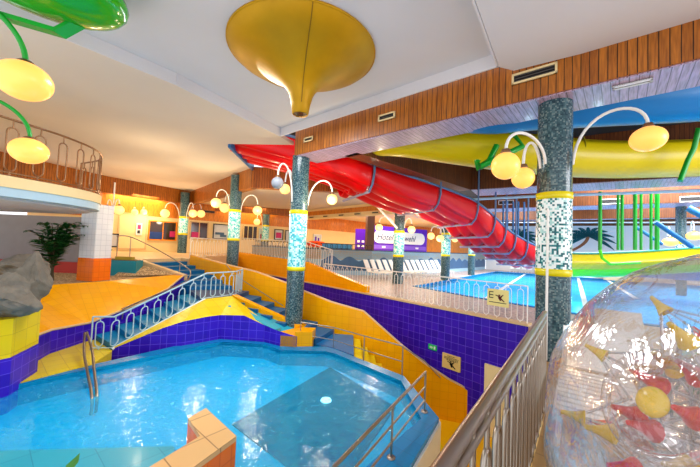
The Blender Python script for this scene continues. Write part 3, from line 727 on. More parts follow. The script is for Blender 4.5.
# L-shaped low wall
ZT = -.4
Lp = [Z2(206, 408, ZT), Z2(236.5, 436, ZT), Z2(176, 480, ZT), Z2(128, 480, ZT), Z2(200, 436, ZT), Z2(188, 418, ZT)]
root = empty('parapet', (*Lp[1], LOW), 'low orange wall corner with sandy tile top at the near pool edge', 'low wall')
mb = MB(); mb.prism(Lp, LOW, ZT - .05); mb.build('wall_body', T_or2, root)
ctr = V((sum(p[0] for p in Lp) / 6, sum(p[1] for p in Lp) / 6)); mb = MB(); mb.prism(Lp, ZT - .05, ZT); mb.build('tile_top', T_cap, root)
# ------------------------------------------------------------------ rails
def pt_on(pts, s):
    for a, b in zip(pts[:-1], pts[1:]):
        L = (b - a).length
        if s <= L or b is pts[-1]: return a + (b - a) * (s / L), (b - a).normalized()
        s -= L
def railing(name, pts, h, lab, mat, spacing=.3, w=.15, r=.011, rr=.022, group=None, double=False, bottom=.1, loop_top=.14, ends=True, first=0.15, bot_rail=True):
    pts = [V(p) for p in pts]; root = empty(name, pts[0], lab, 'railing', group)
    up = V((0, 0, 1))
    mb = MB(); mb.tube([p + up * h for p in pts], rr, 8); mb.build('handrail', mat, root)
    if double:
        mb = MB(); mb.tube([p + up * (h - .075) for p in pts], rr * .8, 8); mb.build('lower_rail', mat, root)
    if bot_rail:
        mb = MB(); mb.tube([p + up * .05 for p in pts], r * 1.1, 6); mb.build('bottom_rail', mat, root)
    if ends:
        for p in (pts[0], pts[-1]):
            mb = MB(); mb.tube([p, p + up * h], rr * .8, 6); mb.build('post', mat, root)
    tot = sum((b - a).length for a, b in zip(pts[:-1], pts[1:])); s = first; k = 0
    while s < tot - .06 and k < 99:
        p, t = pt_on(pts, s); th = V((t.x, t.y, t.z)); hw = w / 2; zl, zh = bottom, h - loop_top
        loop = []
        for i in range(7): a = PI * i / 6; loop.append(p + th * (hw * math.cos(a)) + up * (zh - hw + hw * math.sin(a)))
        for i in range(7): a = PI + PI * i / 6; loop.append(p + th * (hw * math.cos(a)) + up * (zl + hw + hw * math.sin(a)))
        mb = MB(); mb.tube(loop, r, 5, closed=True)
        mb.tube([p + up * zh, p + up * (h - .01)], r, 5); mb.tube([p + up * .0, p + up * zl], r, 5)
        mb.build('baluster', mat, root); s += spacing; k += 1
    return root
rl = lambda p: V((p[0], p[1], 0))
NR0, NR1 = V((-.25, .18, 0)), V((2.03, 3.26, 0))
railing('near_railing', [NR0, NR1], 1.0, 'steel looped railing running from the foreground to the thickest pillar', C_chrome, .21, .1, .012, .026, double=True, bottom=.04, loop_top=.2)
a = P1 + WD * .3; b = P0 + WD * 0.2
dk = nrm * .08
rp = [W(530, 318, P0, P1), W(407, 297, P0, P1)]
a = P1 + WD * .05 + dk + V((0, 0, .05)); b = P0 + WD * (-1.3) + dk + V((0, 0, .05))
railing('deck_railing', [a, b], .82, 'pale looped railing on top of the violet wall in front of the lap pool', C_whitem, .26, .13, .009, .016, bottom=.03, loop_top=.08, bot_rail=False)
railing('ramp_railing', [V((rt[2].x, rt[2].y, rt[2].z)) + dk, V((rt[1].x, rt[1].y, rt[1].z)) + dk, V((rt[0].x, rt[0].y, rt[0].z)) + dk], .85, 'cream looped railing on the sloping orange ramp wall', C_whitem, .34, .17, .012, .018, bottom=.05, loop_top=.1, bot_rail=False)
railing('upper_railing', [(-6.6, 13.1, L2), (-6.75, 18.6, L2)], .85, 'cream looped railing at the upper level edge between two pillars', C_whitem, .45, .22, .014, .02, bottom=.06, loop_top=.12)
railing('terrace_railing', [V((*W2[0], 1.42)) + V((.1, .25, 0)), V((*W2[1], 1.42)) + V((0, .15, 0)), V((*W2[2], 1.42)) + V((0, .15, 0))], .3, 'dark low railing on the terrace wall in front of the restaurant', C_black, .3, .1, .014, .02, bottom=.03, loop_top=.03)
# side stair looped railing
s_b, s_t = V((fBR[0], fBR[1], COP)), V((l205[0], l205[1], LAND))
p95 = Z(89, 352, COP)
s_r = V((*ridge, 0))
railing('side_stair_railing', [V((p95.x - .05, p95.y + .1, COP)), s_b, s_t, V((s_r.x, s_r.y + .2, LAND)), V((s_r.x - .1, s_r.y + 1.1, LAND))], .72, 'pale looped railing beside the narrow cyan stairs', C_sky, .3, .15, .013, .02, bottom=.08, loop_top=.1)
mb = MB(); mb.tube([s_b + V((0, 0, .02)), s_t + V((0, 0, .02))], .03, 6); mb.build('stringer_cap', C_white, bpy.data.objects['side_stair_railing'])
# balcony
bc = [V((-6.3, 4.6, 2.62)), V((-6.12, 5.5, 2.62)), V((-5.95, 6.3, 2.62)), V((-5.98, 7.1, 2.62)), V((-6.25, 7.75, 2.62)), V((-6.75, 8.3, 2.62)), V((-7.6, 8.75, 2.62))]
bcs = smooth_path(bc, 5)
railing('balcony_railing', bcs, 1.0, 'bronze looped railing around the curved balcony', C_bronze, .42, .17, .013, .022, bottom=.08, loop_top=.14)
mb = MB(); bl = [(p.x - .0, p.y) for p in bcs]; back = [(-14, 10.3), (-14, 3)]
mb.prism([(p[0] + .08, p[1] - .02) for p in bl] + back, 2.4, 2.6); struct('floor_balcony', mb, C_cream)
mb = MB(); mb.prism([(p[0] + .05, p[1] - .02) for p in bl] + back, 2.24, 2.4); struct('trim_19', mb, C_sky)
mb = MB(); mb.prism([(p[0] - .25, p[1] + .05) for p in bl] + [(-13.8, 9.3), (-13.8, 3.4)], 2.2, 2.24); struct('ceiling_balcony', mb, plain('grey_soffit', (196, 196, 200), .7))
mb = MB(); mb.obox(V((-14, 10.9, .34)), V((5.6, 0.0, 0)), V((0, .15, 0)), V((0, 0, 1.9))); struct('wall_left', mb, plain('grey_wall', (150, 146, 146), .7))
mb = MB(); mb.obox(V((-14, 10.6, .34)), V((5.3, 0.0, 0)), V((0, .28, 0)), V((0, 0, .35))); tag(mb.build('bench', plain('red_cushion', (190, 60, 50), .6)), 'low red upholstered bench against the grey wall behind the plant', 'bench')
mb = MB(); mb.obox(V((-13.9, 12.3, 2.6)), V((1.2, 4.0, 0)), V((-.2, .05, 0)), V((0, 0, 1.3))); struct('wall_upper_left', mb, W_a)
mb = MB(); a, b = D(30, 180, 11.5), D(100, 189, 14); mb.obox(V((a.x, a.y, 3.1)), V((b.x - a.x, b.y - a.y, 0)), V((-.2, .1, 0)), V((0, 0, .3))); struct('window_1', mb, emit('window_glow', (240, 236, 246), .6))
# stair handrails
def handrail(name, pts, lab, mat, r=.018, posts=(), base=None, extra=(), cat='handrail'):
    pts = [V(p) for p in pts]; root = empty(name, pts[0], lab, cat)
    mb = MB(); mb.tube(pts, r, 8); mb.build('rail', mat, root)
    for e in extra: mb = MB(); mb.tube([p + V((0, 0, e)) for p in pts], r * .75, 6); mb.build('lower_rail', mat, root)
    for p, z in posts: p = V(p); mb = MB(); mb.tube([V((p.x, p.y, z)), p], r * .8, 6); mb.build('post', mat, root); 
    return root
p1, p2, p3 = D(117, 236, 11.9), D(131, 237, 11.4), D(186, 267, 10.75)
handrail('handrail', smooth_path([p1, p2, D(160, 251, 11.0), p3, D(190.5, 273, 10.5), D(187, 281, 10.2), D(174, 287, 9.8), D(122, 309, 8.2)]), 'thin steel handrail curving round the violet wall corner at the upper stairs', C_chrome, .02, posts=[(p2, L2), (D(180, 264, 10.8), .4), (D(118, 237, 11.8), L2), (D(123, 308.7, 8.2), -.5)])
hp = [on_par(229, 264), on_par(238, 275), on_par(262, 290), on_par(286, 305)]
handrail('handrail', [p + V((-.06, -.14, 0)) for p in hp], 'thin handrail on the orange wall beside the lower blue stairs', C_chrome, .014)
cp = [Z(301, 345, COP), Z(334, 347.5, COP), Z(364.5, 361, COP), Z(403, 375.5, COP), Z(424.5, 408, COP)]
hh = [D(301, 322, cp[0].y), D(334, 327.5, cp[1].y), D(364.5, 336, cp[2].y), D(403, 346, cp[3].y), D(424.5, 378, cp[4].y)]
handrail('pool_handrail', hh[:4], 'slender steel rail on the far right coping of the warm pool', C_chrome, .013, posts=[(h, COP) for h in hh[:4]], extra=(-.3,))
# three-bar rail at right coping
g0 = Z(424.5, 412, COP); g1 = Z(391, 458, COP); dd = (g1 - g0); g2 = g1 + dd * 1.0
top = [g0 + V((0, 0, .6)), g1 + V((0, 0, .6)), g2 + V((0, 0, .6))]
root = handrail('pool_barrier', top, 'three-bar steel barrier on the right coping of the warm pool', C_chrome, .018, posts=[(t, COP) for t in top], extra=(-.22, -.42), cat='railing')
for g in (g0, g1, g2):
    mb = MB(); mb.lathe((g.x, g.y, COP), [(.05, 0), (.05, .015), (.02, .02)], 12); mb.build('base_plate', C_chrome, root)
# diagonal rail along the orange wall
dr = [on_par(403, 347), on_par(425, 361), on_par(441, 378)]
handrail('handrail', [p + V((-.05, -.12, .05)) for p in dr], 'short steel handrail sloping along the orange wall to the walkway', C_chrome, .016, posts=[])
# pool ladder
la, lb = Z(88, 362, COP), Z(96, 372, COP)
root = empty('pool_ladder', (la.x, la.y, COP), 'pair of steel ladder rails dipping into the warm pool', 'ladder')
for (x0, y0, x1, y1, x2, y2) in ((85, 333, 84, 352, 92, 406), (87, 332.5, 92, 350, 97, 404)):
    d0 = 6.7; A_ = D(x0, y0, d0); B_ = D(x1, y1, 6.25); C_ = Z(x2, y2 - 8, WAT)
    mb = MB(); mb.tube(smooth_path([A_ , B_, B_.lerp(C_, .5), C_, C_ + V((0, 0, -.25))], 4), .022, 8); mb.build('rail', C_chrome, root)
for z in (-1.12, -1.28):
    t = V((D(92, 406, 1).x, 0, 0)); q = Z(92, 396, z); r_ = Z(97, 395, z); mb = MB(); mb.tube([q, r_], .018, 6); mb.build('rung', C_chrome, root)
# ------------------------------------------------------------------ signs on violet wall
def sign(name, pxs, A, B, mat, lab, off, th=.03):
    q = [W(x, y, A, B) for x, y in pxs]; root = None
    a, b = q[0], q[1]; d = V((b.x - a.x, b.y - a.y, 0)); n = V((d.y, -d.x, 0)).normalized()
    if n.y > 0: n = -n
    h = a.z - q[3].z; base = V((a.x, a.y, q[3].z)) + n * off
    root = empty(name, base, lab, 'sign'); mb = MB(); mb.obox(base, d, n * th, V((0, 0, h))); mb.build('board', mat, root)
    return root, base + n * (th + .003), d, n, h
def onsign(S_, u0, v0, u1, v1, mat, nm):
    root, base, d, n, h = S_
    mb = MB(); mb.obox(base + d * u0 + V((0, 0, h * v0)), d * (u1 - u0), n * .004, V((0, 0, h * (v1 - v0)))); return mb.build(nm, mat, root)
def onpoly(S_, pts, mat, nm):
    root, base, d, n, h = S_; mb = MB()
    q = [base + n * .004 + d * u + V((0, 0, h * v)) for u, v in pts]; mb.face(q); mb.face([p + n * .0 for p in q][::-1]); return mb.build(nm, mat, root)
PA, PB = (P0.x, P0.y), (P1.x, P1.y)
C_exit = emit('exit_green', (20, 160, 70), .35)
sg = sign('exit_sign', [(429, 343.5), (437, 345.5), (437, 350), (429, 348.5)], PA, PB, C_exit, 'small green exit sign on the violet tiled wall', .0)
onpoly(sg, [(.2, .3), (.45, .3), (.45, .2), (.62, .5), (.45, .8), (.45, .7), (.2, .7)][::-1], C_white, 'arrow'); onsign(sg, .7, .2, .88, .8, C_white, 'door_symbol')
sn = sign('notice_board', [(443, 352), (461, 357.5), (461, 372), (443, 366.5)], PA, PB, plain('notice_cream', (226, 196, 120), .5, var=.05), 'cream notice with black diving figure on the violet tiled wall', .0)
rnd = random.Random(3)
for v, u0, u1 in ((.86, .3, .7), (.76, .12, .9), (.67, .12, .88), (.59, .25, .85)):
    u = u0
    while u < u1:
        w = rnd.uniform(.05, .11); onsign(sn, u, v, min(u + w, u1), v + .04, C_black, 'text_line'); u += w + .03
def figure(S_, mat, ox=.35, oy=.12, s=1.0):
    P = lambda l: [(ox + x * s, oy + y * s) for x, y in l]
    onpoly(S_, P([(.08, .25), (.2, .2), (.28, .3), (.14, .36)]), mat, 'figure_body')
    onpoly(S_, P([(-.08, .38), (.1, .3), (.14, .35), (-.04, .42)]), mat, 'figure_arm')
    onpoly(S_, P([(.2, .34), (.26, .3), (.36, .44), (.32, .46)]), mat, 'figure_arm')
    onpoly(S_, P([(.16, .22), (.24, .24), (.42, .02), (.36, .0)]), mat, 'figure_leg')
    onpoly(S_, P([(.08, .24), (.16, .26), (.26, .06), (.18, .04)]), mat, 'figure_leg')
    onpoly(S_, P([(.1, .38), (.16, .36), (.2, .41), (.16, .46), (.1, .44)]), mat, 'figure_head')
figure(sn, C_black)
sr = sign('warning_sign', [(488, 288), (509.5, 291), (509.5, 308.5), (488, 304.5)], PA, PB, plain('sign_yellow', (240, 226, 150), .5, var=.05), 'pale yellow warning sign with running figure on the deck railing', .02, .015)
figure(sr, plain('figure_dark', (110, 30, 40), .5), .45, .3, .9)
for v in (.8, .62, .45): onsign(sr, .1, v, .3, v + .05, C_black, 'text_line')
onsign(sr, .1, .45, .13, .85, C_black, 'text_line'); onsign(sr, .1, .2, .9, .24, C_black, 'text_line')
# cream door in violet wall
a, b = W(485.5, 363, PA, PB), W(507, 369, PA, PB); d = V((b.x - a.x, b.y - a.y, 0)); n = -nrm
mb = MB(); base = V((a.x, a.y, LOW)) + n * .0; mb.obox(base, d, n * .05, V((0, 0, a.z - LOW))); dr_ = struct('door_1', mb, plain('cream_door', (236, 218, 168), .45, var=.03))
dn = d.normalized(); mb = MB(); q = base + dn * .08 + n * .05 + V((0, 0, .75)); mb.obox(q, dn * .04, n * .02, V((0, 0, .2))); mb.obox(q + V((0, 0, .12)) + n * .02, dn * .14, n * .03, V((0, 0, .025))); struct('door_handle', mb, C_black, dr_)
# ------------------------------------------------------------------ hotel sign on terrace
H0, H1 = V((1.28, 20.8, 0)), V((5.85, 23.9, 0)); hd = H1 - H0; hn = V((hd.y, -hd.x, 0)).normalized()
if hn.y > 0: hn = -hn
zb_, zt_ = 1.42, 3.08
root = empty('hotel_sign', (H0.x, H0.y, zb_), 'large purple hotel sign with white rounded panel behind the mosaic pillar', 'sign')
mb = MB(); mb.obox(H0 + V((0, 0, zb_)), hd, -hn * .15, V((0, 0, zt_ - zb_))); mb.build('board', C_purple, root)
hb = H0 + hn * .01 + V((0, 0, zb_)); hl = hd.length; hdn = hd.normalized()
def rrect(c0, c1, z0, z1, off, k=10):
    r = (z1 - z0) / 2; pts = []
    for i in range(k + 1): a = PI / 2 + PI * i / k; pts.append(hb + hdn * (c0 + r + r * math.cos(a)) + V((0, 0, (z0 + z1) / 2 + r * math.sin(a))) + hn * off)
    for i in range(k + 1): a = -PI / 2 + PI * i / k; pts.append(hb + hdn * (c1 - r + r * math.cos(a)) + V((0, 0, (z0 + z1) / 2 + r * math.sin(a))) + hn * off)
    return pts
mb = MB(); mb.face(rrect(.35, hl - .25, .5, 1.35, .01)); mb.build('white_panel', C_white, root)
mb = MB(); mb.obox(hb + hdn * .1 + V((0, 0, .1)), hdn * (hl - .2), hn * .01, V((0, 0, .28))); mb.build('lower_strip', plain('violet_light', (130, 90, 220), .5, var=0), root)
for f in (.2, .5, .78): mb = MB(); mb.obox(hb + hdn * (hl * f) + V((0, 0, .18)), hdn * .3, hn * .02, V((0, 0, .12))); mb.build('white_mark', C_white, root)
def text(s, size, origin, xdir, ndir, mat, nm, parent, shear=.35):
    cu = bpy.data.curves.new(nm, 'FONT'); cu.body = s; cu.size = size; cu.extrude = .004; cu.shear = shear
    to = bpy.data.objects.new(nm, cu); COL.objects.link(to)
    dg = bpy.context.evaluated_depsgraph_get(); me = bpy.data.meshes.new_from_object(to.evaluated_get(dg))
    bpy.data.objects.remove(to); me.materials.clear(); me.materials.append(mat)
    o = bpy.data.objects.new(nm, me); COL.objects.link(o)
    x = xdir.normalized(); z = ndir.normalized(); y = z.cross(x)
    m = Matrix((x, y, z)).transposed().to_4x4(); m.translation = origin
    o.parent = parent; o.matrix_local = Matrix.Translation(-absloc(parent)) @ m
    return o
tb = hb + hn * .02
text('Hotel', .62, tb + hdn * .6 + V((0, 0, .72)), hdn, hn, plain('ink_blue', (20, 40, 110), .5, var=0), 'lettering', root)
text('iswehl', .58, tb + hdn * 2.75 + V((0, 0, .72)), hdn, hn, MATS['ink_blue'], 'lettering', root)
# violet stand left of it
a = D(356, 228, 21); root = empty('display_stand', (a.x, a.y, 1.4), 'dark purple display stand left of the hotel sign', 'display')
mb = MB(); mb.obox(V((a.x, a.y, 1.4)), V((.8, .1, 0)), V((-.03, .3, 0)), V((0, 0, 1.4))); mb.build('body', C_purple, root)
for i in range(4):
    mb = MB(); mb.obox(V((a.x + .12 + .3 * (i % 2), a.y - .03, 1.6 + .3 * (i // 2))), V((.16, .02, 0)), V((0, -.02, 0)), V((0, 0, .14))); mb.build('leaflet', C_white, root)
mb = MB(); q = D(367, 240, 19.2); mb.obox(V((q.x, q.y, 1.3)), V((.45, .1, 0)), V((-.1, .4, 0)), V((0, 0, 2.6))); tag(mb.build('post', plain('brown_post', (96, 62, 50), .5)), 'square brown post at the left end of the hotel sign', 'post')
# orange planked strip right of sign
mb = MB(); mb.obox(V((5.6, 24, 1.4)), V((6.5, 6, 0)), V((-.1, .1, 0)), V((0, 0, 1.1))); struct('wall_far_screen', mb, W_o)
# ------------------------------------------------------------------ lamps
lamp_n = 0
def lamp(colc, zbase, gp, r, lab, lit=True, mat=None, armmat=None, rz=None, rise=.5, armr=.022, group='globe lamps on curved arms', near=False):
    g = V(gp); c = V((colc[0], colc[1], 0)); d = V((g.x - c.x, g.y - c.y, 0)).normalized()
    s = c + d * colc[2] + V((0, 0, zbase)); rz = rz or r
    e = g + V((0, 0, rz + .03)); pk = max(s.z, e.z) + rise
    root = empty('globe_lamp', s, lab, 'lamp', group)
    mb = MB(); mb.tube(bez(s, V((s.x + d.x * .05, s.y + d.y * .05, pk)), V((e.x, e.y, pk)), e, 16), armr, 8); mb.build('arm', armmat or C_whitem, root)
    mb = MB(); mb.lathe((e.x, e.y, g.z + rz), [(.001, .06), (.05, .05), (.07, .0), (.065, -.03), (.001, -.03)], 14); mb.build('cap', C_bronze, root)
    mb = MB(); mb.ell(g, r, r, rz, 24, 16); mb.build('globe', mat or (G_on if lit else G_off), root)
    return root
colx = lambda c: (c.x, c.y, .235)
lamp(colx(cA), 3.0, D(505.5, 166, 4.4), .19, 'big glowing globe lamp, left of the two hung on the thickest pillar', mat=G_onn, rise=.45)
lamp(colx(cA), 2.95, D(523, 178, 4.9), .165, 'glowing globe lamp tucked closest to the left of the thickest pillar', mat=G_onn, rise=.5)
lamp(colx(cA), 3.0, D(648, 139, 4.3), .205, 'oval glowing globe lamp on the long arm right of the thickest pillar', mat=G_onn, rz=.17, rise=.45)
lamp(colx(cC), 2.75, D(277.5, 183, 8.2), .16, 'unlit grey globe lamp on the stair-foot pillar', lit=False, rise=.55)
lamp(colx(cC), 2.75, D(285, 189, 9.1), .15, 'lit globe lamp just behind the unlit grey one', rise=.55)
lamp(colx(cC), 2.7, D(332, 199.5, 8.8), .15, 'lit globe lamp hanging right of the stair-foot pillar', rise=.5)
lamp(colx(cB), 3.1, D(216, 203, 12.8), .2, 'lit globe lamp, outer one left of the ramp pillar', rise=.5)
lamp(colx(cB), 3.0, D(224.5, 208, 13.6), .2, 'lit globe lamp, inner one left of the ramp pillar', rise=.5)
lamp(colx(cB), 2.9, D(257.5, 210.5, 13.2), .19, 'lit globe lamp right of the ramp pillar', rise=.6)
lamp(colx(cH), 2.4, D(257, 222, 21.5), .22, 'small lit globe lamp below and behind the one right of the ramp pillar', rise=.5)
lamp(colx(cE), 2.8, D(165, 213.5, 17.8), .24, 'lit globe lamp left of the upper level pillar', rise=.55)
lamp(colx(cE), 2.8, D(193, 213.5, 17.6), .22, 'lit globe lamp close on the right of the upper level pillar', rise=.55)
lamp(colx(cE), 2.8, D(201, 213.8, 18.4), .22, 'lit globe lamp farther right of the upper level pillar', rise=.55)
fE = (-12.3, 14.6, .05)
for i, (px, py, w) in enumerate(((107, 210.5, 'left'), (119, 210, 'right'))):
    lamp((D(113, 210, 13.2).x, 13.2, .03), 2.7, D(px, py, 13.2), .19, 'lit globe lamp of the %s side of a double arm beside the balcony' % w, rise=.35)
mb = MB(); q = D(113, 210, 13.2); mb.tube([V((q.x, q.y, 2.68)), V((q.x, q.y, 3.9))], .03, 8); tag(mb.build('lamp_rod', C_whitem), 'white rod holding the double lamp beside the balcony', 'rod')
for px, w in ((133, 'smaller lit wall globe right of the double-arm lamp'), (142, 'smaller lit wall globe nearest the small white poster')):
    q = W(px, 212.5, fw[0], fw[1]) + V((.3, -.3, 0)); lamp((q.x - .3, q.y + .3, .02), q.z + .05, q, .16, w, rise=.12, group='wall globes')
lamp(colx(cF), 2.55, D(379, 227.5, 14.3), .17, 'lit globe lamp left of the pillar by the hotel sign', rise=.45)
lamp(colx(cF), 2.55, D(411.5, 229.5, 14.2), .17, 'lit globe lamp right of the pillar by the hotel sign', rise=.45)
lamp(colx(cG), 2.45, D(431, 236, 17.2), .19, 'lit globe lamp left of the pillar by the pool edge', rise=.45)
lamp(colx(cG), 2.45, D(440, 238.5, 16.6), .19, 'lit globe lamp tight against the pillar by the pool edge', rise=.45)
lamp(colx(cG), 2.45, D(455, 239, 17), .17, 'lit globe lamp right of the pillar by the pool edge', rise=.4)
column('pillar', 681, 14.2, 0.0, 4.0, 262, 243, 'slim mosaic pillar behind the distant lamps at the right border', r=.18)
for px, py, w in ((670, 242, 'distant lit globe lamp, lower left of the pair by the far right wall'), (694, 236, 'distant lit globe lamp, upper right of the pair by the far right wall')):
    g = D(px, py, 13.5); lamp((g.x + .5, g.y + .6, .05), g.z + .3, g, .26, w, mat=G_onn, rz=.19, rise=.5)
# green armed lamps near left
gA = D(24, 81, 3.5); gB = D(29, 151, 5.0)
def glamp(g, s, rx, lab):
    root = empty('globe_lamp', s, lab, 'lamp', 'green armed globe lamps'); e = g + V((0, 0, rx * .8))
    mb = MB(); mb.tube([V(s) + V((0, 0, .0)), V((s[0], s[1], 4.5))], .03, 8); mb.build('ceiling_rod', C_green, root)
    mb = MB(); mb.tube(bez(s, s.lerp(e, .4) + V((0, 0, .28)), e + V((0, 0, .35)), e, 14), .028, 8); mb.build('arm', C_green, root)
    mb = MB(); mb.lathe((e.x, e.y, e.z), [(.001, .04), (.06, .03), (.1, -.01), (.09, -.04), (.001, -.04)], 14); mb.build('cap', C_bronze, root)
    mb = MB(); mb.ell(g, rx, rx, rx * .82, 28, 18); mb.build('globe', G_onn, root)
glamp(gA, V((-4.1, 3.0, 4.05)), .255, 'largest glowing globe lamp on a green arm at upper left')
glamp(gB, D(-25, 95, 4.6), .245, 'glowing globe lamp on a green arm in front of the balcony railing')
# ------------------------------------------------------------------ golden funnel
fx, fy = -.88, 5.0
root = empty('funnel', (fx, fy, 4.72), 'golden trumpet-shaped funnel hanging upside down from the white ceiling', 'ceiling ornament')
pf = [(.115, 3.69), (.13, 3.70), (.15, 3.84), (.19, 4.0), (.235, 4.09), (.3, 4.17), (.42, 4.27), (.6, 4.38), (.8, 4.47), (.98, 4.55), (1.1, 4.62), (1.16, 4.69)]
mb = MB(); mb.lathe((fx, fy, 0), pf, 56); mb.build('horn', C_gold, root)
mb = MB(); mb.lathe((fx, fy, 0), [(1.16, 4.685), (1.175, 4.685), (1.175, 4.715), (1.16, 4.715)], 56); mb.build('rim', C_gold, root)
mb = MB(); mb.lathe((fx, fy, 0), [(.02, 3.705), (.11, 3.705)], 20); mb.lathe((fx, fy, 0), [(.05, 3.69), (.05, 3.73)], 14); mb.build('nozzle', C_bronze, root)
mb = MB()
th = math.atan2(-fy, -fx) + .08
mb.tube([(fx + (r + .004) * math.cos(th), fy + (r + .004) * math.sin(th), z - .004) for r, z in pf[2:]], .005, 5); mb.build('seam', plain('dark_gold', (120, 90, 20), .6), root)
# ------------------------------------------------------------------ vents
mb = MB(); mb.tube([(cA.x - .2, cA.y - .17, 0.02), (cA.x - .2, cA.y - .17, 2.3)], .018, 8); tag(mb.build('pipe', C_whitem), 'thin white vertical pipe on the left side of the thickest pillar', 'pipe')
def vent(pos, d, n, w, h, lab, frame=None, down=False):
    root = empty('air_vent', pos, lab, 'vent', 'air vents'); d = V(d).normalized(); n = V(n).normalized(); u = V((0, 0, 1)) if not down else V(n)
    up = V((0, 0, 1)) if not down else V((-d.y, d.x, 0))
    nn = n if not down else V((0, 0, -1))
    p = V(pos) - d * w / 2 - up * h / 2; t = .03
    mb = MB(); mb.obox(p, d * w, nn * .012, up * h); mb.build('grille_back', C_black, root)
    mb = MB()
    mb.obox(p, d * w, nn * .03, up * t); mb.obox(p + up * (h - t), d * w, nn * .03, up * t); mb.obox(p, d * t, nn * .03, up * h); mb.obox(p + d * (w - t), d * t, nn * .03, up * h)
    mb.build('frame', frame or C_cream, root)
    for k in range(1, 4): mb = MB(); mb.obox(p + up * (h * k / 4 - .006), d * w, nn * .02, up * .012); mb.build('slat', plain('vent_slat', (90, 84, 80), .5, var=0), root)
bA, bd, bn = B1
for px, py, w, h, lab in ((534, 74.5, .62, .17, 'widest air vent high on the near plank beam'), (387, 117, .42, .14, 'air vent in the middle of the near plank beam'), (309, 139.5, .34, .12, 'air vent at the pillar end of the near plank beam')):
    q = W(px, py, (bA.x, bA.y), (bA.x + bd.x, bA.y + bd.y)); vent(q - bn * .005, bd, -bn, w, h, lab)
q = Z(632, 83, 4.0); vent(q - V((0, 0, .003)), bd, bn, .42, .1, 'pale vent in the lilac soffit of the near beam', C_white, True)
bA, bd, bn = B2
for px, py, lab in ((507, 202, 'small vent left of the thickest pillar on the far beam'),): pass
bA, bd, bn = B3
for px, py, lab in ((506, 202.5, 'dark vent on the far beam left of the thickest pillar'), (611, 201.5, 'dark vent on the far beam right of the thickest pillar'), (692, 199, 'dark vent on the far beam at the right border of the view')):
    q = W(px, py, (bA.x, bA.y), (bA.x + bd.x, bA.y + bd.y)); vent(q - bn * .005, bd, -bn, .75, .24, lab, C_white)
dq = (B4b - A4).normalized(); nq = V((-dq.y, dq.x, 0)); nq = nq if nq.y < 0 else -nq
for i, px in enumerate((312, 326, 342, 358, 376)):
    q = W(px, 217.5 - .075 * (px - 312), (A4.x, A4.y), (B4b.x, B4b.y)); vent(q + nq * .05, dq, nq, .5, .13, ['leftmost', 'second from left', 'middle', 'second from right', 'rightmost'][i] + ' of five small vents on the pale back beam')
q = W(208 + 0, 212, fw[2], fw[3]); vent(q + V((.15, -.2, 0)), (1, .8, 0), (.6, -.8, 0), .7, .16, 'small vent on the honey planks above the black framed picture', C_bronze)
# ------------------------------------------------------------------ red slide
rim = [D(*t) for t in ((196, 113, 9.4), (229, 121, 9.4), (291, 137, 9.4), (348, 155, 9.4), (371, 164, 9.6), (403, 174.5, 10.2), (437, 186, 11.0), (458, 194, 11.6), (474, 201, 12.0), (490, 213, 12.4), (512, 233, 13.2), (540, 248, 14.0), (556, 252, 14.6))]
rim = smooth_path(rim, 10)
root = empty('water_slide', (rim[-1].x, rim[-1].y, 0), 'big red wave slide hung under the ceiling and dropping to the lap pool', 'slide')
lens = [0]
for a, b in zip(rim[:-1], rim[1:]): lens.append(lens[-1] + (b - a).length)
def at_px(px):   # index on the rim nearest to a screen column
    best = min(range(len(rim)), key=lambda i: abs((rim[i].x / rim[i].y) * F_PX + CX - px)); return best
cuts = [0] + [at_px(p) for p in (371, 437, 476, 493, 505, 516, 528, 540)] + [len(rim) - 1]
base_prof = []
for i in range(29):
    s = i / 28 * 2.3
    if i < 8: t = i / 8; base_prof.append((.28 * (1 - math.cos(t * PI / 2)), -.66 * math.sin(t * PI / 2)))
    else:
        u = (i - 8) / 20; lane = abs(math.sin(u * PI * 3)); base_prof.append((.28 + u * 1.85, -.60 - .2 * lane))
base_prof += [(2.2, -.55), (2.25, -.3)]
for ci in range(len(cuts) - 1):
    i0, i1 = cuts[ci], cuts[ci + 1]
    if i1 <= i0: continue
    rows = []
    for i in range(i0, i1 + 1):
        t = (rim[min(i + 1, len(rim) - 1)] - rim[max(i - 1, 0)]); t.z = 0; t.normalize(); lat = V((-t.y, t.x, 0))
        if lat.y < 0: lat = -lat
        f = (i - i0) / (i1 - i0); k = .72 + .4 * math.sin(f * PI * .62) if ci > 0 else .96 + .1 * f
        if i == i1: k *= .94
        rows.append([rim[i] + lat * (sx if sx > .3 else sx) + V((0, 0, sz * k)) - lat * (.12 * k * (1 if sz < -.1 and sx < .5 else 0) * abs(sz)) for sx, sz in base_prof])
    mb = MB(); mb.grid(rows, smooth=True)
    o = mb.build('slide_section', C_red, root)
    md = o.modifiers.new('shell', 'SOLIDIFY'); md.thickness = .03
mb = MB(); mb.tube([p + V((0, 0, .02)) for p in rim], .045, 8); mb.build('rim', C_redlip, root)
for ci, i in enumerate(cuts[1:-1]):
    p = rim[i]; t = rim[min(i + 1, len(rim) - 1)] - rim[i - 1]; t.z = 0; t.normalize(); lat = V((-t.y, t.x, 0)); lat = lat if lat.y > 0 else -lat
    pts = [V((p.x - lat.x * .05, p.y - lat.y * .05, 5.6))] if ci < 4 else [V((p.x - lat.x * .05, p.y - lat.y * .05, 4.0 if ci > 3 else 5.6))]
    pts += [p - lat * .06 + V((0, 0, -.25)), p + lat * .05 + V((0, 0, -.6)), p + lat * .25 + V((0, 0, -.8)), p + lat * 2.2 + V((0, 0, -.86))]
    mb = MB(); mb.tube(pts[:2] + pts[2:4], .035, 8); mb.build('hanger', C_hang, root)
    mb = MB(); mb.tube(pts[3:], .045, 8); mb.build('cross_bar', plain('grey_lilac_steel', (170, 166, 196), .4, var=0), root)
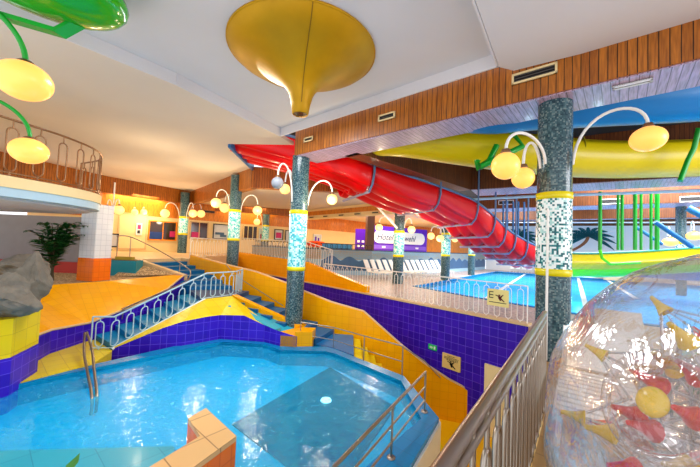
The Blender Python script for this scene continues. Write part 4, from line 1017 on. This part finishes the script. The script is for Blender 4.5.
for px in (503, 507, 513, 518, 524):
    a = D(px, 214, 14.6); mb = MB(); mb.tube([V((a.x, a.y, 4.0)), D(px, 238, 14.6)], .04, 6); mb.build('support_rod', C_steelblue, root)
mb = MB(); mb.tube([D(375, 204, 13.5), D(397, 228, 14.2)], .05, 8); mb.build('brace', C_whitem, root)
# ------------------------------------------------------------------ yellow and blue tube slides
def half_pipe(name, path, r, mat, parent, a0=150, a1=390, n=18, thick=.03):
    pts = smooth_path(path, 8); rows = []
    for i, p in enumerate(pts):
        t = (pts[min(i + 1, len(pts) - 1)] - pts[max(i - 1, 0)]).normalized(); s = V((t.y, -t.x, 0)).normalized(); u = s.cross(t)
        if u.z < 0: u = -u
        rows.append([p + (s * math.cos(math.radians(a0 + (a1 - a0) * k / n)) + u * math.sin(math.radians(a0 + (a1 - a0) * k / n))) * r for k in range(n + 1)])
    mb = MB(); mb.grid(rows); o = mb.build(name, mat, parent); md = o.modifiers.new('shell', 'SOLIDIFY'); md.thickness = thick
    return pts, rows
root = empty('water_slide', (4, 7.3, 3.6), 'yellow tube slide crossing under the ceiling behind the thickest pillar', 'slide')
yp = [V((-.2, 9.0, 4.75)), V((1.2, 8.1, 4.5)), V((2.4, 7.5, 4.2)), V((3.8, 7.35, 4.02)), V((5.9, 7.5, 3.99)), V((8.2, 7.4, 4.1)), V((11, 6.9, 4.2))]
pts, rows = half_pipe('slide_tube', yp, .47, C_yellow, root)
mb = MB(); mb.tube([r[0] for r in rows], .03, 6); mb.build('rim', C_yellow, root); mb = MB(); mb.tube([r[-1] for r in rows], .03, 6); mb.build('rim', C_yellow, root)
for x, y, z in ((5.2, 7.45, 4.05),):
    mb = MB(); c = V((x, y, z)); mb.tube([c + V((0, .49 * math.cos(a), .49 * math.sin(a))) for a in [math.radians(150 + 24 * k) for k in range(11)]], .012, 6); mb.build('joint', plain('joint_dark', (150, 140, 20), .5), root)
for (p_a, p_b, p_c, p_d) in (((508, 128, 6.6), (523, 146, 6.6), (480, 167, 6.7), (478, 161, 6.7)), ((699, 128, 6.4), (694, 148, 6.5), (688, 160, 6.6), (680, 181, 6.6)), ((497, 145, 6.75), (489, 161, 6.75), (477, 168, 6.75), (477, 160, 6.75))):
    q = [D(*p_a), D(*p_b), D(*p_c), D(*p_d)]; mb = MB(); mb.tube(q, .065, 4); mb.build('bracket', C_green, root)
root = empty('water_slide', (5, 5.8, 3.9), 'bright blue tube slide directly above the yellow one', 'slide')
bp_ = [V((1.7, 6.6, 4.75)), V((2.6, 6.15, 4.47)), V((3.4, 5.85, 4.46)), V((4.6, 5.6, 4.49)), V((6.2, 5.3, 4.54)), V((8.5, 4.95, 4.66)), V((11, 4.7, 4.8))]
half_pipe('slide_tube', bp_, .48, C_blue, root)
mb = MB(); mb.tube([V((6, 5.4, 3.95)), V((6, 5.4, 3.9))], .03, 6)
# ------------------------------------------------------------------ lower yellow-green slide at the pool
root = empty('water_slide', (10, 12, 1), 'yellow and lime slide ending over the lap pool with green posts', 'slide')
lp_ = [D(560, 257, 11.5), D(577, 257, 11.6), D(600, 257.5, 11.8), D(640, 256, 11.9), D(700, 252, 11.6), D(780, 247, 11)]
pts, rows = half_pipe('slide_channel', lp_, .46, C_yellow, root, 165, 340)
mb = MB(); mb.grid([[r[k] + V((0, -.02, -.03)) for k in range(11, 17)] for r in rows]); 
pl = [p + V((0, .1, -.42)) for p in lp_]
half_pipe('lime_underside', pl, .3, C_lime, root, 150, 390)
mb = MB(); mb.tube([rows[i][0] + V((0, 0, .02)) for i in range(len(rows))], .05, 6); mb.build('rim', C_teal, root)
for px, w in ((600, .06), (618, .045), (622, .05), (635, .06), (641, .045), (651, .045), (657, .07)):
    a = D(px, 212, 11.7); b = D(px, 250, 11.7); mb = MB(); mb.tube([V((a.x, a.y, 4.02)), b], w, 8); mb.build('post', C_green, root)
mb = MB(); mb.tube([D(600, 250, 11.2), D(602, 258, 11.2), D(610, 264, 11.2), D(640, 262.5, 11.25)], .05, 8); mb.build('bracket', C_lime, root)
mb = MB(); mb.tube([D(655, 222, 11.3), D(692, 247, 11.1)], .08, 6); mb.build('brace', C_steelblue, root)
mb = MB(); mb.tube([D(637, 228, 12.6), D(662, 244, 12.6)], .06, 6); mb.build('brace', C_steelblue, root)
mb = MB(); mb.tube([D(560, 249.5, 13.5), D(576, 249.5, 13.5)], .05, 6)
root = empty('water_slide', (11, 13.5, .4), 'short blue run-out trough under the yellow and lime slide', 'slide')
half_pipe('trough', [D(606, 264, 13.2), D(640, 266, 13.0), D(690, 269, 12.4), D(760, 272, 11.5)], .42, C_blue, root, 170, 370)
# blue far right strut
mb = MB(); mb.tube([D(688, 208, 11.5), D(715, 222, 11.0)], .12, 4); tag(mb.build('strut', C_steelblue), 'thick blue strut below the far beam at the right border', 'strut')
# ------------------------------------------------------------------ green tube at upper left
root = empty('water_slide', (-4, 3, 4.4), 'shiny green tube slide piece at the upper left ceiling', 'slide')
gc = D(34, -26, 3.25)
mb = MB(); mb.ell(gc, .55, .85, .34, 32, 18, rot=Matrix.Rotation(-.7, 3, 'Z')); mb.build('tube_body', C_greenf, root)
mb = MB(); k1, k2, k3 = D(-12, 12, 3.3), D(53, 31, 3.45), D(97, 8, 3.7)
for a, b in ((k1, k2), (k2, k3)):
    d = b - a; mb.obox(a, d, V((.02, .14, 0)), V((0, 0, .05)))
mb.build('bracket', C_green, root)
mb = MB(); mb.obox(D(80, 0, 3.75), V((.25, .2, 0)), V((-.1, .12, 0)), V((0, 0, .3))); mb.tube([gc + V((0, 0, .2)), V((gc.x, gc.y, 4.74))], .06, 8); mb.build('mount', plain('dark_green_steel', (14, 70, 50), .4), root)
# ------------------------------------------------------------------ loungers by the terrace wall
C_sling = plain('white_sling', (246, 244, 240), .5, var=0)
def lounger(loc, ang, lab, group):
    root = empty('sun_lounger', (0, 0, 0), lab, 'lounger', group)
    mb = MB(); mb.box((0, .25, .34), (.56, 1.2, .04)); mb.build('seat', C_sling, root)
    mb = MB(); mb.obox((-.28, -.35, .34), (.56, 0, 0), (0, -.5, .62), (0, .03, .03)); mb.build('backrest', C_sling, root)
    for x in (-.26, .26):
        for y in (-.3, .8): mb = MB(); mb.box((x, y, .16), (.04, .05, .32)); mb.build('leg', C_whitem, root)
    return root
lg = lounger(None, 0, 'white sun lounger in the row before the hill mural, leftmost', 'white loungers in a row before the hill mural')
l0, l1 = V((1.25, 16.3, 0)), V((6.0, 19.9, 0)); nL = 14
ordn = ['leftmost', 'second', 'third', 'fourth', 'fifth', 'sixth', 'seventh', 'eighth', 'ninth', 'tenth', 'eleventh', 'twelfth', 'thirteenth', 'last and farthest']
for i in range(nL):
    p = l0.lerp(l1, i / (nL - 1)); o = lg if i == 0 else clone(lg, p)
    o.location = p; o.rotation_euler = (0, 0, math.radians(-140)) ; o.scale = (.5, .8, .95)
    o['label'] = 'white sun lounger before the hill mural, %s from the left in the row' % ordn[i]
    o.rotation_euler = (0, 0, math.radians(215))
for i, (px, w) in enumerate(((512, 'leftmost'), (518, 'second from left'), (524, 'third from left'), (530, 'rightmost'))):
    q = D(px, 268, 26.5 - .2 * i); clone(lg, (q.x, q.y - .0, 0), 'white chair at the far pool end, %s of four' % w, 'white chairs at the far pool end', rot=(0, 0, math.radians(150)))
# near slatted loungers
def slat_lounger(loc, ang, lab):
    root = empty('deck_lounger', (0, 0, 0), lab, 'lounger', 'slatted loungers beside the inflatable ball')
    for s in (-.29, .29):
        mb = MB(); mb.box((s, 0, .3), (.05, 1.9, .05)); mb.build('side_rail', C_whitem, root)
        for y in (-.8, .75): mb = MB(); mb.tube([(s, y, 0), (s * .9, y * .92, .29)], .025, 6); mb.build('leg', C_whitem, root)
    for k in range(11): mb = MB(); mb.box((0, -.85 + k * .11, .335), (.6, .07, .02)); mb.build('slat', C_whitem, root)
    mb = MB(); mb.obox((-.3, .38, .34), (.6, 0, 0), (0, .5, .35), (0, -.015, .02)); mb.build('backrest', C_whitem, root)
    root.location = V(loc); root.rotation_euler = (0, 0, ang); return root
slat_lounger((2.5, 3.18, 0), math.radians(-36), 'white slatted lounger between the near railing and the inflatable ball')
slat_lounger((4.0, 4.6, 0), math.radians(-36), 'white slatted lounger right of the thickest pillar behind the inflatable ball')
# far benches
for px, w, dd_ in ((600, 'left', 23.0), (622, 'right', 21.6)):
    q = D(px, 270, dd_); root = empty('bench', (q.x, q.y, 0), 'honey coloured bench at the far pool end, %s of two' % w, 'bench', 'benches at the far pool end')
    mb = MB(); mb.box((q.x, q.y, .22), (2.0, .5, .44), -.6); mb.build('seat', C_beige, root)
    mb = MB(); mb.box((q.x + .12, q.y + .2, .55), (2.0, .1, .7), -.6); mb.build('backrest', plain('bench_honey', (214, 160, 80), .5), root)
# ------------------------------------------------------------------ rocks, plants, planter
def rock(c, s, seed, lab):
    import bmesh
    bm = bmesh.new(); bmesh.ops.create_icosphere(bm, subdivisions=4, radius=1.0); r = random.Random(seed)
    pl = [(V((r.uniform(-1, 1), r.uniform(-1, 1), r.uniform(-1, 1))).normalized(), r.uniform(.55, .85)) for _ in range(16)]
    from mathutils import noise
    for v in bm.verts:
        for n_, d_ in pl:
            k = v.co.dot(n_)
            if k > d_: v.co -= n_ * (k - d_)
        v.co += v.co.normalized() * (noise.noise(v.co * 2.3 + V((seed, 0, 0))) * .16 + noise.noise(v.co * 7) * .07)
        v.co = V((v.co.x * s[0], v.co.y * s[1], v.co.z * s[2]))
    me = bpy.data.meshes.new('rock'); bm.to_mesh(me); bm.free(); me.materials.append(C_rock)
    o = bpy.data.objects.new('rock', me); COL.objects.link(o); o.location = V(c); return tag(o, lab, 'rock', 'boulders at the garden edge')
# spout block
blk = [(-5.25, 5.05), (-5.5, 5.75), (-7.4, 5.9), (-7.4, 4.2), (-5.6, 4.3)]
mb = MB(); mb.prism(blk, LOW, -.36); struct('wall_spout', mb, T_purple)
mb = MB(); mb.prism([(p[0] - .02, p[1]) for p in blk], -.36, .25); struct('wall_rock_base', mb, T_yellow)
mb = MB(); q = Z(4, 381, -.8); mb.tube([(q.x - .5, q.y + .1, -.72), (q.x, q.y, -.74)], .07, 12); tag(mb.build('water_spout', C_black), 'dark spout pipe in the violet wall at the far left of the warm pool', 'pipe')
rock(D(2, 297, 5.1), (.62, .5, .38), 3, 'large pale grey boulder at the left border above yellow tiles')
rock(D(33, 284, 6.1), (.27, .34, .6), 5, 'tall brownish boulder between the pale one and the plant')
rock(D(14, 268, 6.6), (.6, .5, .32), 9, 'low grey boulder behind the large pale one')
def plant(c, n, h, lab, mat, spread=.5, leafl=.28, seed=1, name='potted_palm', kmin=4):
    r = random.Random(seed); c = V(c); root = empty(name, c, lab, 'plant')
    mb = MB(); lf = MB()
    for i in range(n):
        a = r.uniform(0, 2 * PI); hh = h * r.uniform(.6, 1); out_ = spread * r.uniform(.3, 1)
        p = bez(c + V((r.uniform(-.06, .06), r.uniform(-.06, .06), 0)), c + V((0, 0, hh * .5)), c + V((math.cos(a) * out_ * .4, math.sin(a) * out_ * .4, hh)), c + V((math.cos(a) * out_, math.sin(a) * out_, hh * .95)), 12)
        mb.tube(p, [.02 - .0013 * k for k in range(13)], 5)
        for k in range(kmin, 13):
            t = (p[min(k + 1, 12)] - p[k - 1]).normalized(); s = t.cross(V((0, 0, 1))).normalized()
            for sg_ in (-1, 1):
                d = (s * sg_ * 1.0 + t * .6 + V((0, 0, r.uniform(-.35, .15)))).normalized(); L = leafl * r.uniform(.7, 1.1) * math.sin(PI * min(1, (k - kmin + 2) / (15 - kmin))); wv = d.cross(V((0, 0, 1))).normalized() * L * .17
                q = p[k]; lf.face([q, q + d * L * .45 + wv, q + d * L + V((0, 0, -.05)), q + d * L * .45 - wv])
    mb.build('stems', C_stem, root); lf.build('leaves', mat, root); return root
pc = Z(47, 281, .35)
plant((pc.x, pc.y + .1, .34), 24, 1.75, 'dark green bushy palm growing from the gravel beside the white pillar', C_leaf, .8, .42, 4, 'palm_plant', 3)
# planter box
q = D(114, 273, 10.35); root = empty('planter_box', (q.x, q.y, .34), 'teal rectangular planter box on the gravel below the counter', 'planter')
cx_, cy_ = q.x, q.y + .0
mb = MB(); a0 = V((q.x - .85, q.y - .1, .34)); mb.obox(a0, V((1.5, .18, 0)), V((-.1, .5, 0)), V((0, 0, .5))); mb.build('box', C_teal, root)
mb = MB(); mb.obox(a0 + V((.04, .04, .5)), V((1.4, .165, 0)), V((-.09, .42, 0)), V((0, 0, .015))); mb.build('soil', plain('soil', (110, 90, 50), .9), root)
plant((q.x - .5, q.y + .2, .855), 6, .55, 'small green plant in the teal planter box', C_leafl, .25, .16, 8, 'small_plant')
mb = MB(); mb.box((q.x + .15, q.y + .25, .91), (.5, .2, .1), .15); tag(mb.build('cushion', plain('olive_cloth', (170, 150, 50), .7)), 'small olive yellow mat lying in the teal planter box', 'mat')
# near leaf at the bottom border
g = D(70, 478, 2.9)
root = empty('leaf_plant', (g.x, g.y, -1.3), 'single pointed green leaf rising at the bottom border', 'plant')
mb = MB(); base = V((g.x, g.y, -1.3)); tipp = D(80, 453, 2.95); mid = D(66, 474, 2.9)
mb.tube([base, mid.lerp(base, .4), mid], .008, 6); mb.build('stem', C_stem, root)
mb = MB(); sd = V((.06, .0, .02)); mb.face([mid - sd * .4, mid.lerp(tipp, .5) - sd, tipp, mid.lerp(tipp, .5) + sd * .8, mid + sd * .6]); lo_ = mb.build('leaf', C_leafl, root); md = lo_.modifiers.new('t', 'SOLIDIFY'); md.thickness = .003
# ------------------------------------------------------------------ inflatable ball
BC, BR = V((1.64, 1.05, .86)), .855
root = empty('inflatable_ball', (BC.x, BC.y, 0), 'huge transparent inflatable ball with red and yellow cone anchors', 'ball')
def bumpy(c, r, n=72, m=48, amp=.0, pts=None, depth=.05, wd=.16):
    mb = MB(); rows = []
    for i in range(m + 1):
        th = -PI / 2 + PI * i / m; row = []
        for k in range(n):
            u = V((math.cos(th) * math.cos(2 * PI * k / n), math.cos(th) * math.sin(2 * PI * k / n), math.sin(th)))
            rr_ = r
            if pts:
                dm = min((u - q).length for q in pts); rr_ -= depth * math.exp(-(dm / wd) ** 2)
            row.append(V(c) + u * rr_)
        rows.append(row)
    mb.grid(rows, closed=True); return mb
def hit(px, py):
    d = ray(px, py).normalized(); oc = EYE - BC; b = oc.dot(d); c = oc.length_squared - BR * BR; disc = b * b - c
    if disc < 0: disc = 0
    return ((EYE + d * (-b - math.sqrt(disc))) - BC).normalized()
front = [(613, 359, 'r'), (588, 397, 'r'), (603, 414, 'r'), (652, 396, 'r'), (693, 402, 'r'), (672, 450, 'r'), (582, 462, 'r'), (690, 350, 'r'), (655, 330, 'y'), (650, 305, 'y'), (632, 337, 'y'), (700, 285, 'y'), (700, 440, 'y'), (560, 420, 'y'), (658, 345, 'r'), (640, 460, 'y')]
front = [f for f in front if f[0] not in (655,)]
anc = [(hit(x, y), c) for x, y, c in front]
for i in range(46):
    z = 1 - 2 * (i + .5) / 46; a = i * 2.399963; s = math.sqrt(1 - z * z); u = V((math.cos(a) * s, math.sin(a) * s, z))
    if min((u - q).length for q, _ in anc) > .33: anc.append((u, 'r' if i % 2 else 'y'))
C_red2 = plain('red_vinyl', (226, 4, 16), .35, coat=.2, var=0); C_yel2 = plain('yellow_vinyl', (240, 200, 20), .25, coat=.5, var=0)
FILM = film('clear_vinyl', (.97, .955, .965), .08, bump=.4); FILM2 = film('clear_vinyl_inner', (.97, .96, .965), .08, bump=.6)
TETH = film('clear_tether', (.9, .9, .9), .35, bump=0)
mb = bumpy(BC, BR, pts=[a for a, _ in anc]); mb.build('outer_skin', FILM, root)
mb = bumpy(BC, .5, 48, 32, pts=[a for a, _ in anc], depth=-.04); mb.build('inner_ball', FILM2, root)
def conepts(u, r0, r1, ra, rb, n=12):
    e1 = u.orthogonal().normalized(); e2 = u.cross(e1); rows = []
    for rr_, rad in ((r0, ra), (r0 - (r0 - r1) * .25, ra * 1.5), (r0 - (r0 - r1) * .6, ra * .4 + rb * .45), (r1, rb)):
        rows.append([BC + u * rr_ + (e1 * math.cos(2 * PI * k / n) + e2 * math.sin(2 * PI * k / n)) * rad for k in range(n)])
    return rows
for u, c in anc:
    mb = MB(); rows = conepts(u, .77, .68, .008, .034); mb.grid(rows, closed=True); mb.face(rows[0][::-1]); mb.face(rows[-1])
    o = mb.build('anchor_cone', C_red2 if c == 'r' else C_yel2, root); o['label'] = ('red' if c == 'r' else 'yellow') + ' anchor cone'
    mb = MB()
    e1 = u.orthogonal().normalized(); e2 = u.cross(e1)
    for k in range(6):
        w = (e1 * math.cos(k * PI / 3) + e2 * math.sin(k * PI / 3)); mb.tube([BC + u * .675 + w * .03, BC + u * .53 + w * .15], .0055, 4)
    mb.build('tether', TETH, root)
uo = hit(632, 392); e1 = uo.orthogonal().normalized(); e2 = uo.cross(e1)
mb = MB(); mb.tube([BC + uo * .77 + (e1 * math.cos(2 * PI * k / 40) + e2 * math.sin(2 * PI * k / 40)) * .15 for k in range(40)], .015, 8, closed=True); mb.build('entry_ring', FILM, root)
rows = [[BC + uo * a + (e1 * math.cos(2 * PI * k / 28) + e2 * math.sin(2 * PI * k / 28)) * b for k in range(28)] for a, b in ((.77, .15), (.7, .13), (.6, .12), (.5, .13))]
mb = MB(); mb.grid(rows, closed=True); mb.build('entry_tunnel', FILM2, root)
mb = MB(); rot = uo.to_track_quat('Z', 'Y').to_matrix(); mb.ell(BC + uo * .78, .045, .045, .022, 20, 10, rot=rot); o = mb.build('plug', C_yel2, root); o['label'] = 'round yellow plug'
# ------------------------------------------------------------------ light
w = bpy.data.worlds.new('world'); S.world = w; w.use_nodes = True
bg = w.node_tree.nodes['Background']; bg.inputs['Color'].default_value = (.95, .96, 1.0, 1); bg.inputs['Strength'].default_value = 1.5
def area(loc, size, power, col, rot=(0, 0, 0), sy=None):
    l = bpy.data.lights.new('area', 'AREA'); l.shape = 'RECTANGLE'; l.size = size; l.size_y = sy or size; l.energy = power; l.color = col
    o = bpy.data.objects.new('area_light', l); COL.objects.link(o); o.location = loc; o.rotation_euler = rot; return o
def point(loc, power, col, r=.15):
    l = bpy.data.lights.new('point', 'POINT'); l.energy = power; l.color = col; l.shadow_soft_size = r
    o = bpy.data.objects.new('point_light', l); COL.objects.link(o); o.location = loc; return o
area((13.5, 12, 5.45), 6, 2200, (.9, .95, 1.0)); area((18.5, 16, 5.45), 6, 1300, (.9, .95, 1.0)); area((9.5, 20, 5.45), 4, 1100, (.95, .96, 1))  # unseen fill added above the beams to brighten the slide hall
area((-2.0, 6.0, 4.44), 2.0, 200, (.95, .98, 1))  # added overhead fill to brighten the warm pool; no lamp hangs here
area((10, 1.5, 3.4), 5, 350, (.97, .96, 1.0), rot=(math.radians(80), 0, math.radians(30)), sy=3)
area((-7.5, 22, 3.85), 4, 300, (1, .76, .42)); area((-11.5, 17, 3.85), 2, 180, (1, .72, .36)); area((1.5, 21, 3.85), 4, 450, (1, .82, .55)); area((5, 26, 3.85), 3, 320, (1, .8, .5))  # warm fill added under the back ceiling, without fittings
for x, y, z, e in ((-8.6, 13.0, 2.7, 60), (-5.6, 12.2, 2.9, 70), (-3.6, 12.4, 2.8, 60), (-.6, 8.4, 2.7, 60), (-2.6, 9.3, 2.3, 30), (-10.8, 17, 2.7, 60), (-8.6, 16.8, 2.7, 50), (1.2, 13.6, 2.2, 50), (2.8, 13.6, 2.2, 50), (4.4, 16.4, 1.9, 40), (-6.0, 9.5, 3.2, 40)): point((x, y, z), e, (1, .8, .5), .12)
for x, y in ((7.5, 10.5), (11, 14), (14, 19), (9, 16)): point((x, y, -.5), 60, (.85, .97, 1.0), .2)  # unseen lights added below the surface to brighten the lap pool
S.view_settings.view_transform = 'Standard'; S.view_settings.look = 'None'; S.view_settings.gamma = 1; S.view_settings.exposure = 0.12
S.view_settings.use_curve_mapping = False
S.cycles.use_denoising = True; S.cycles.max_bounces = 8; S.cycles.transparent_max_bounces = 24; S.cycles.caustics_reflective = False; S.cycles.caustics_refractive = False
S.cycles.sample_clamp_indirect = 4.0
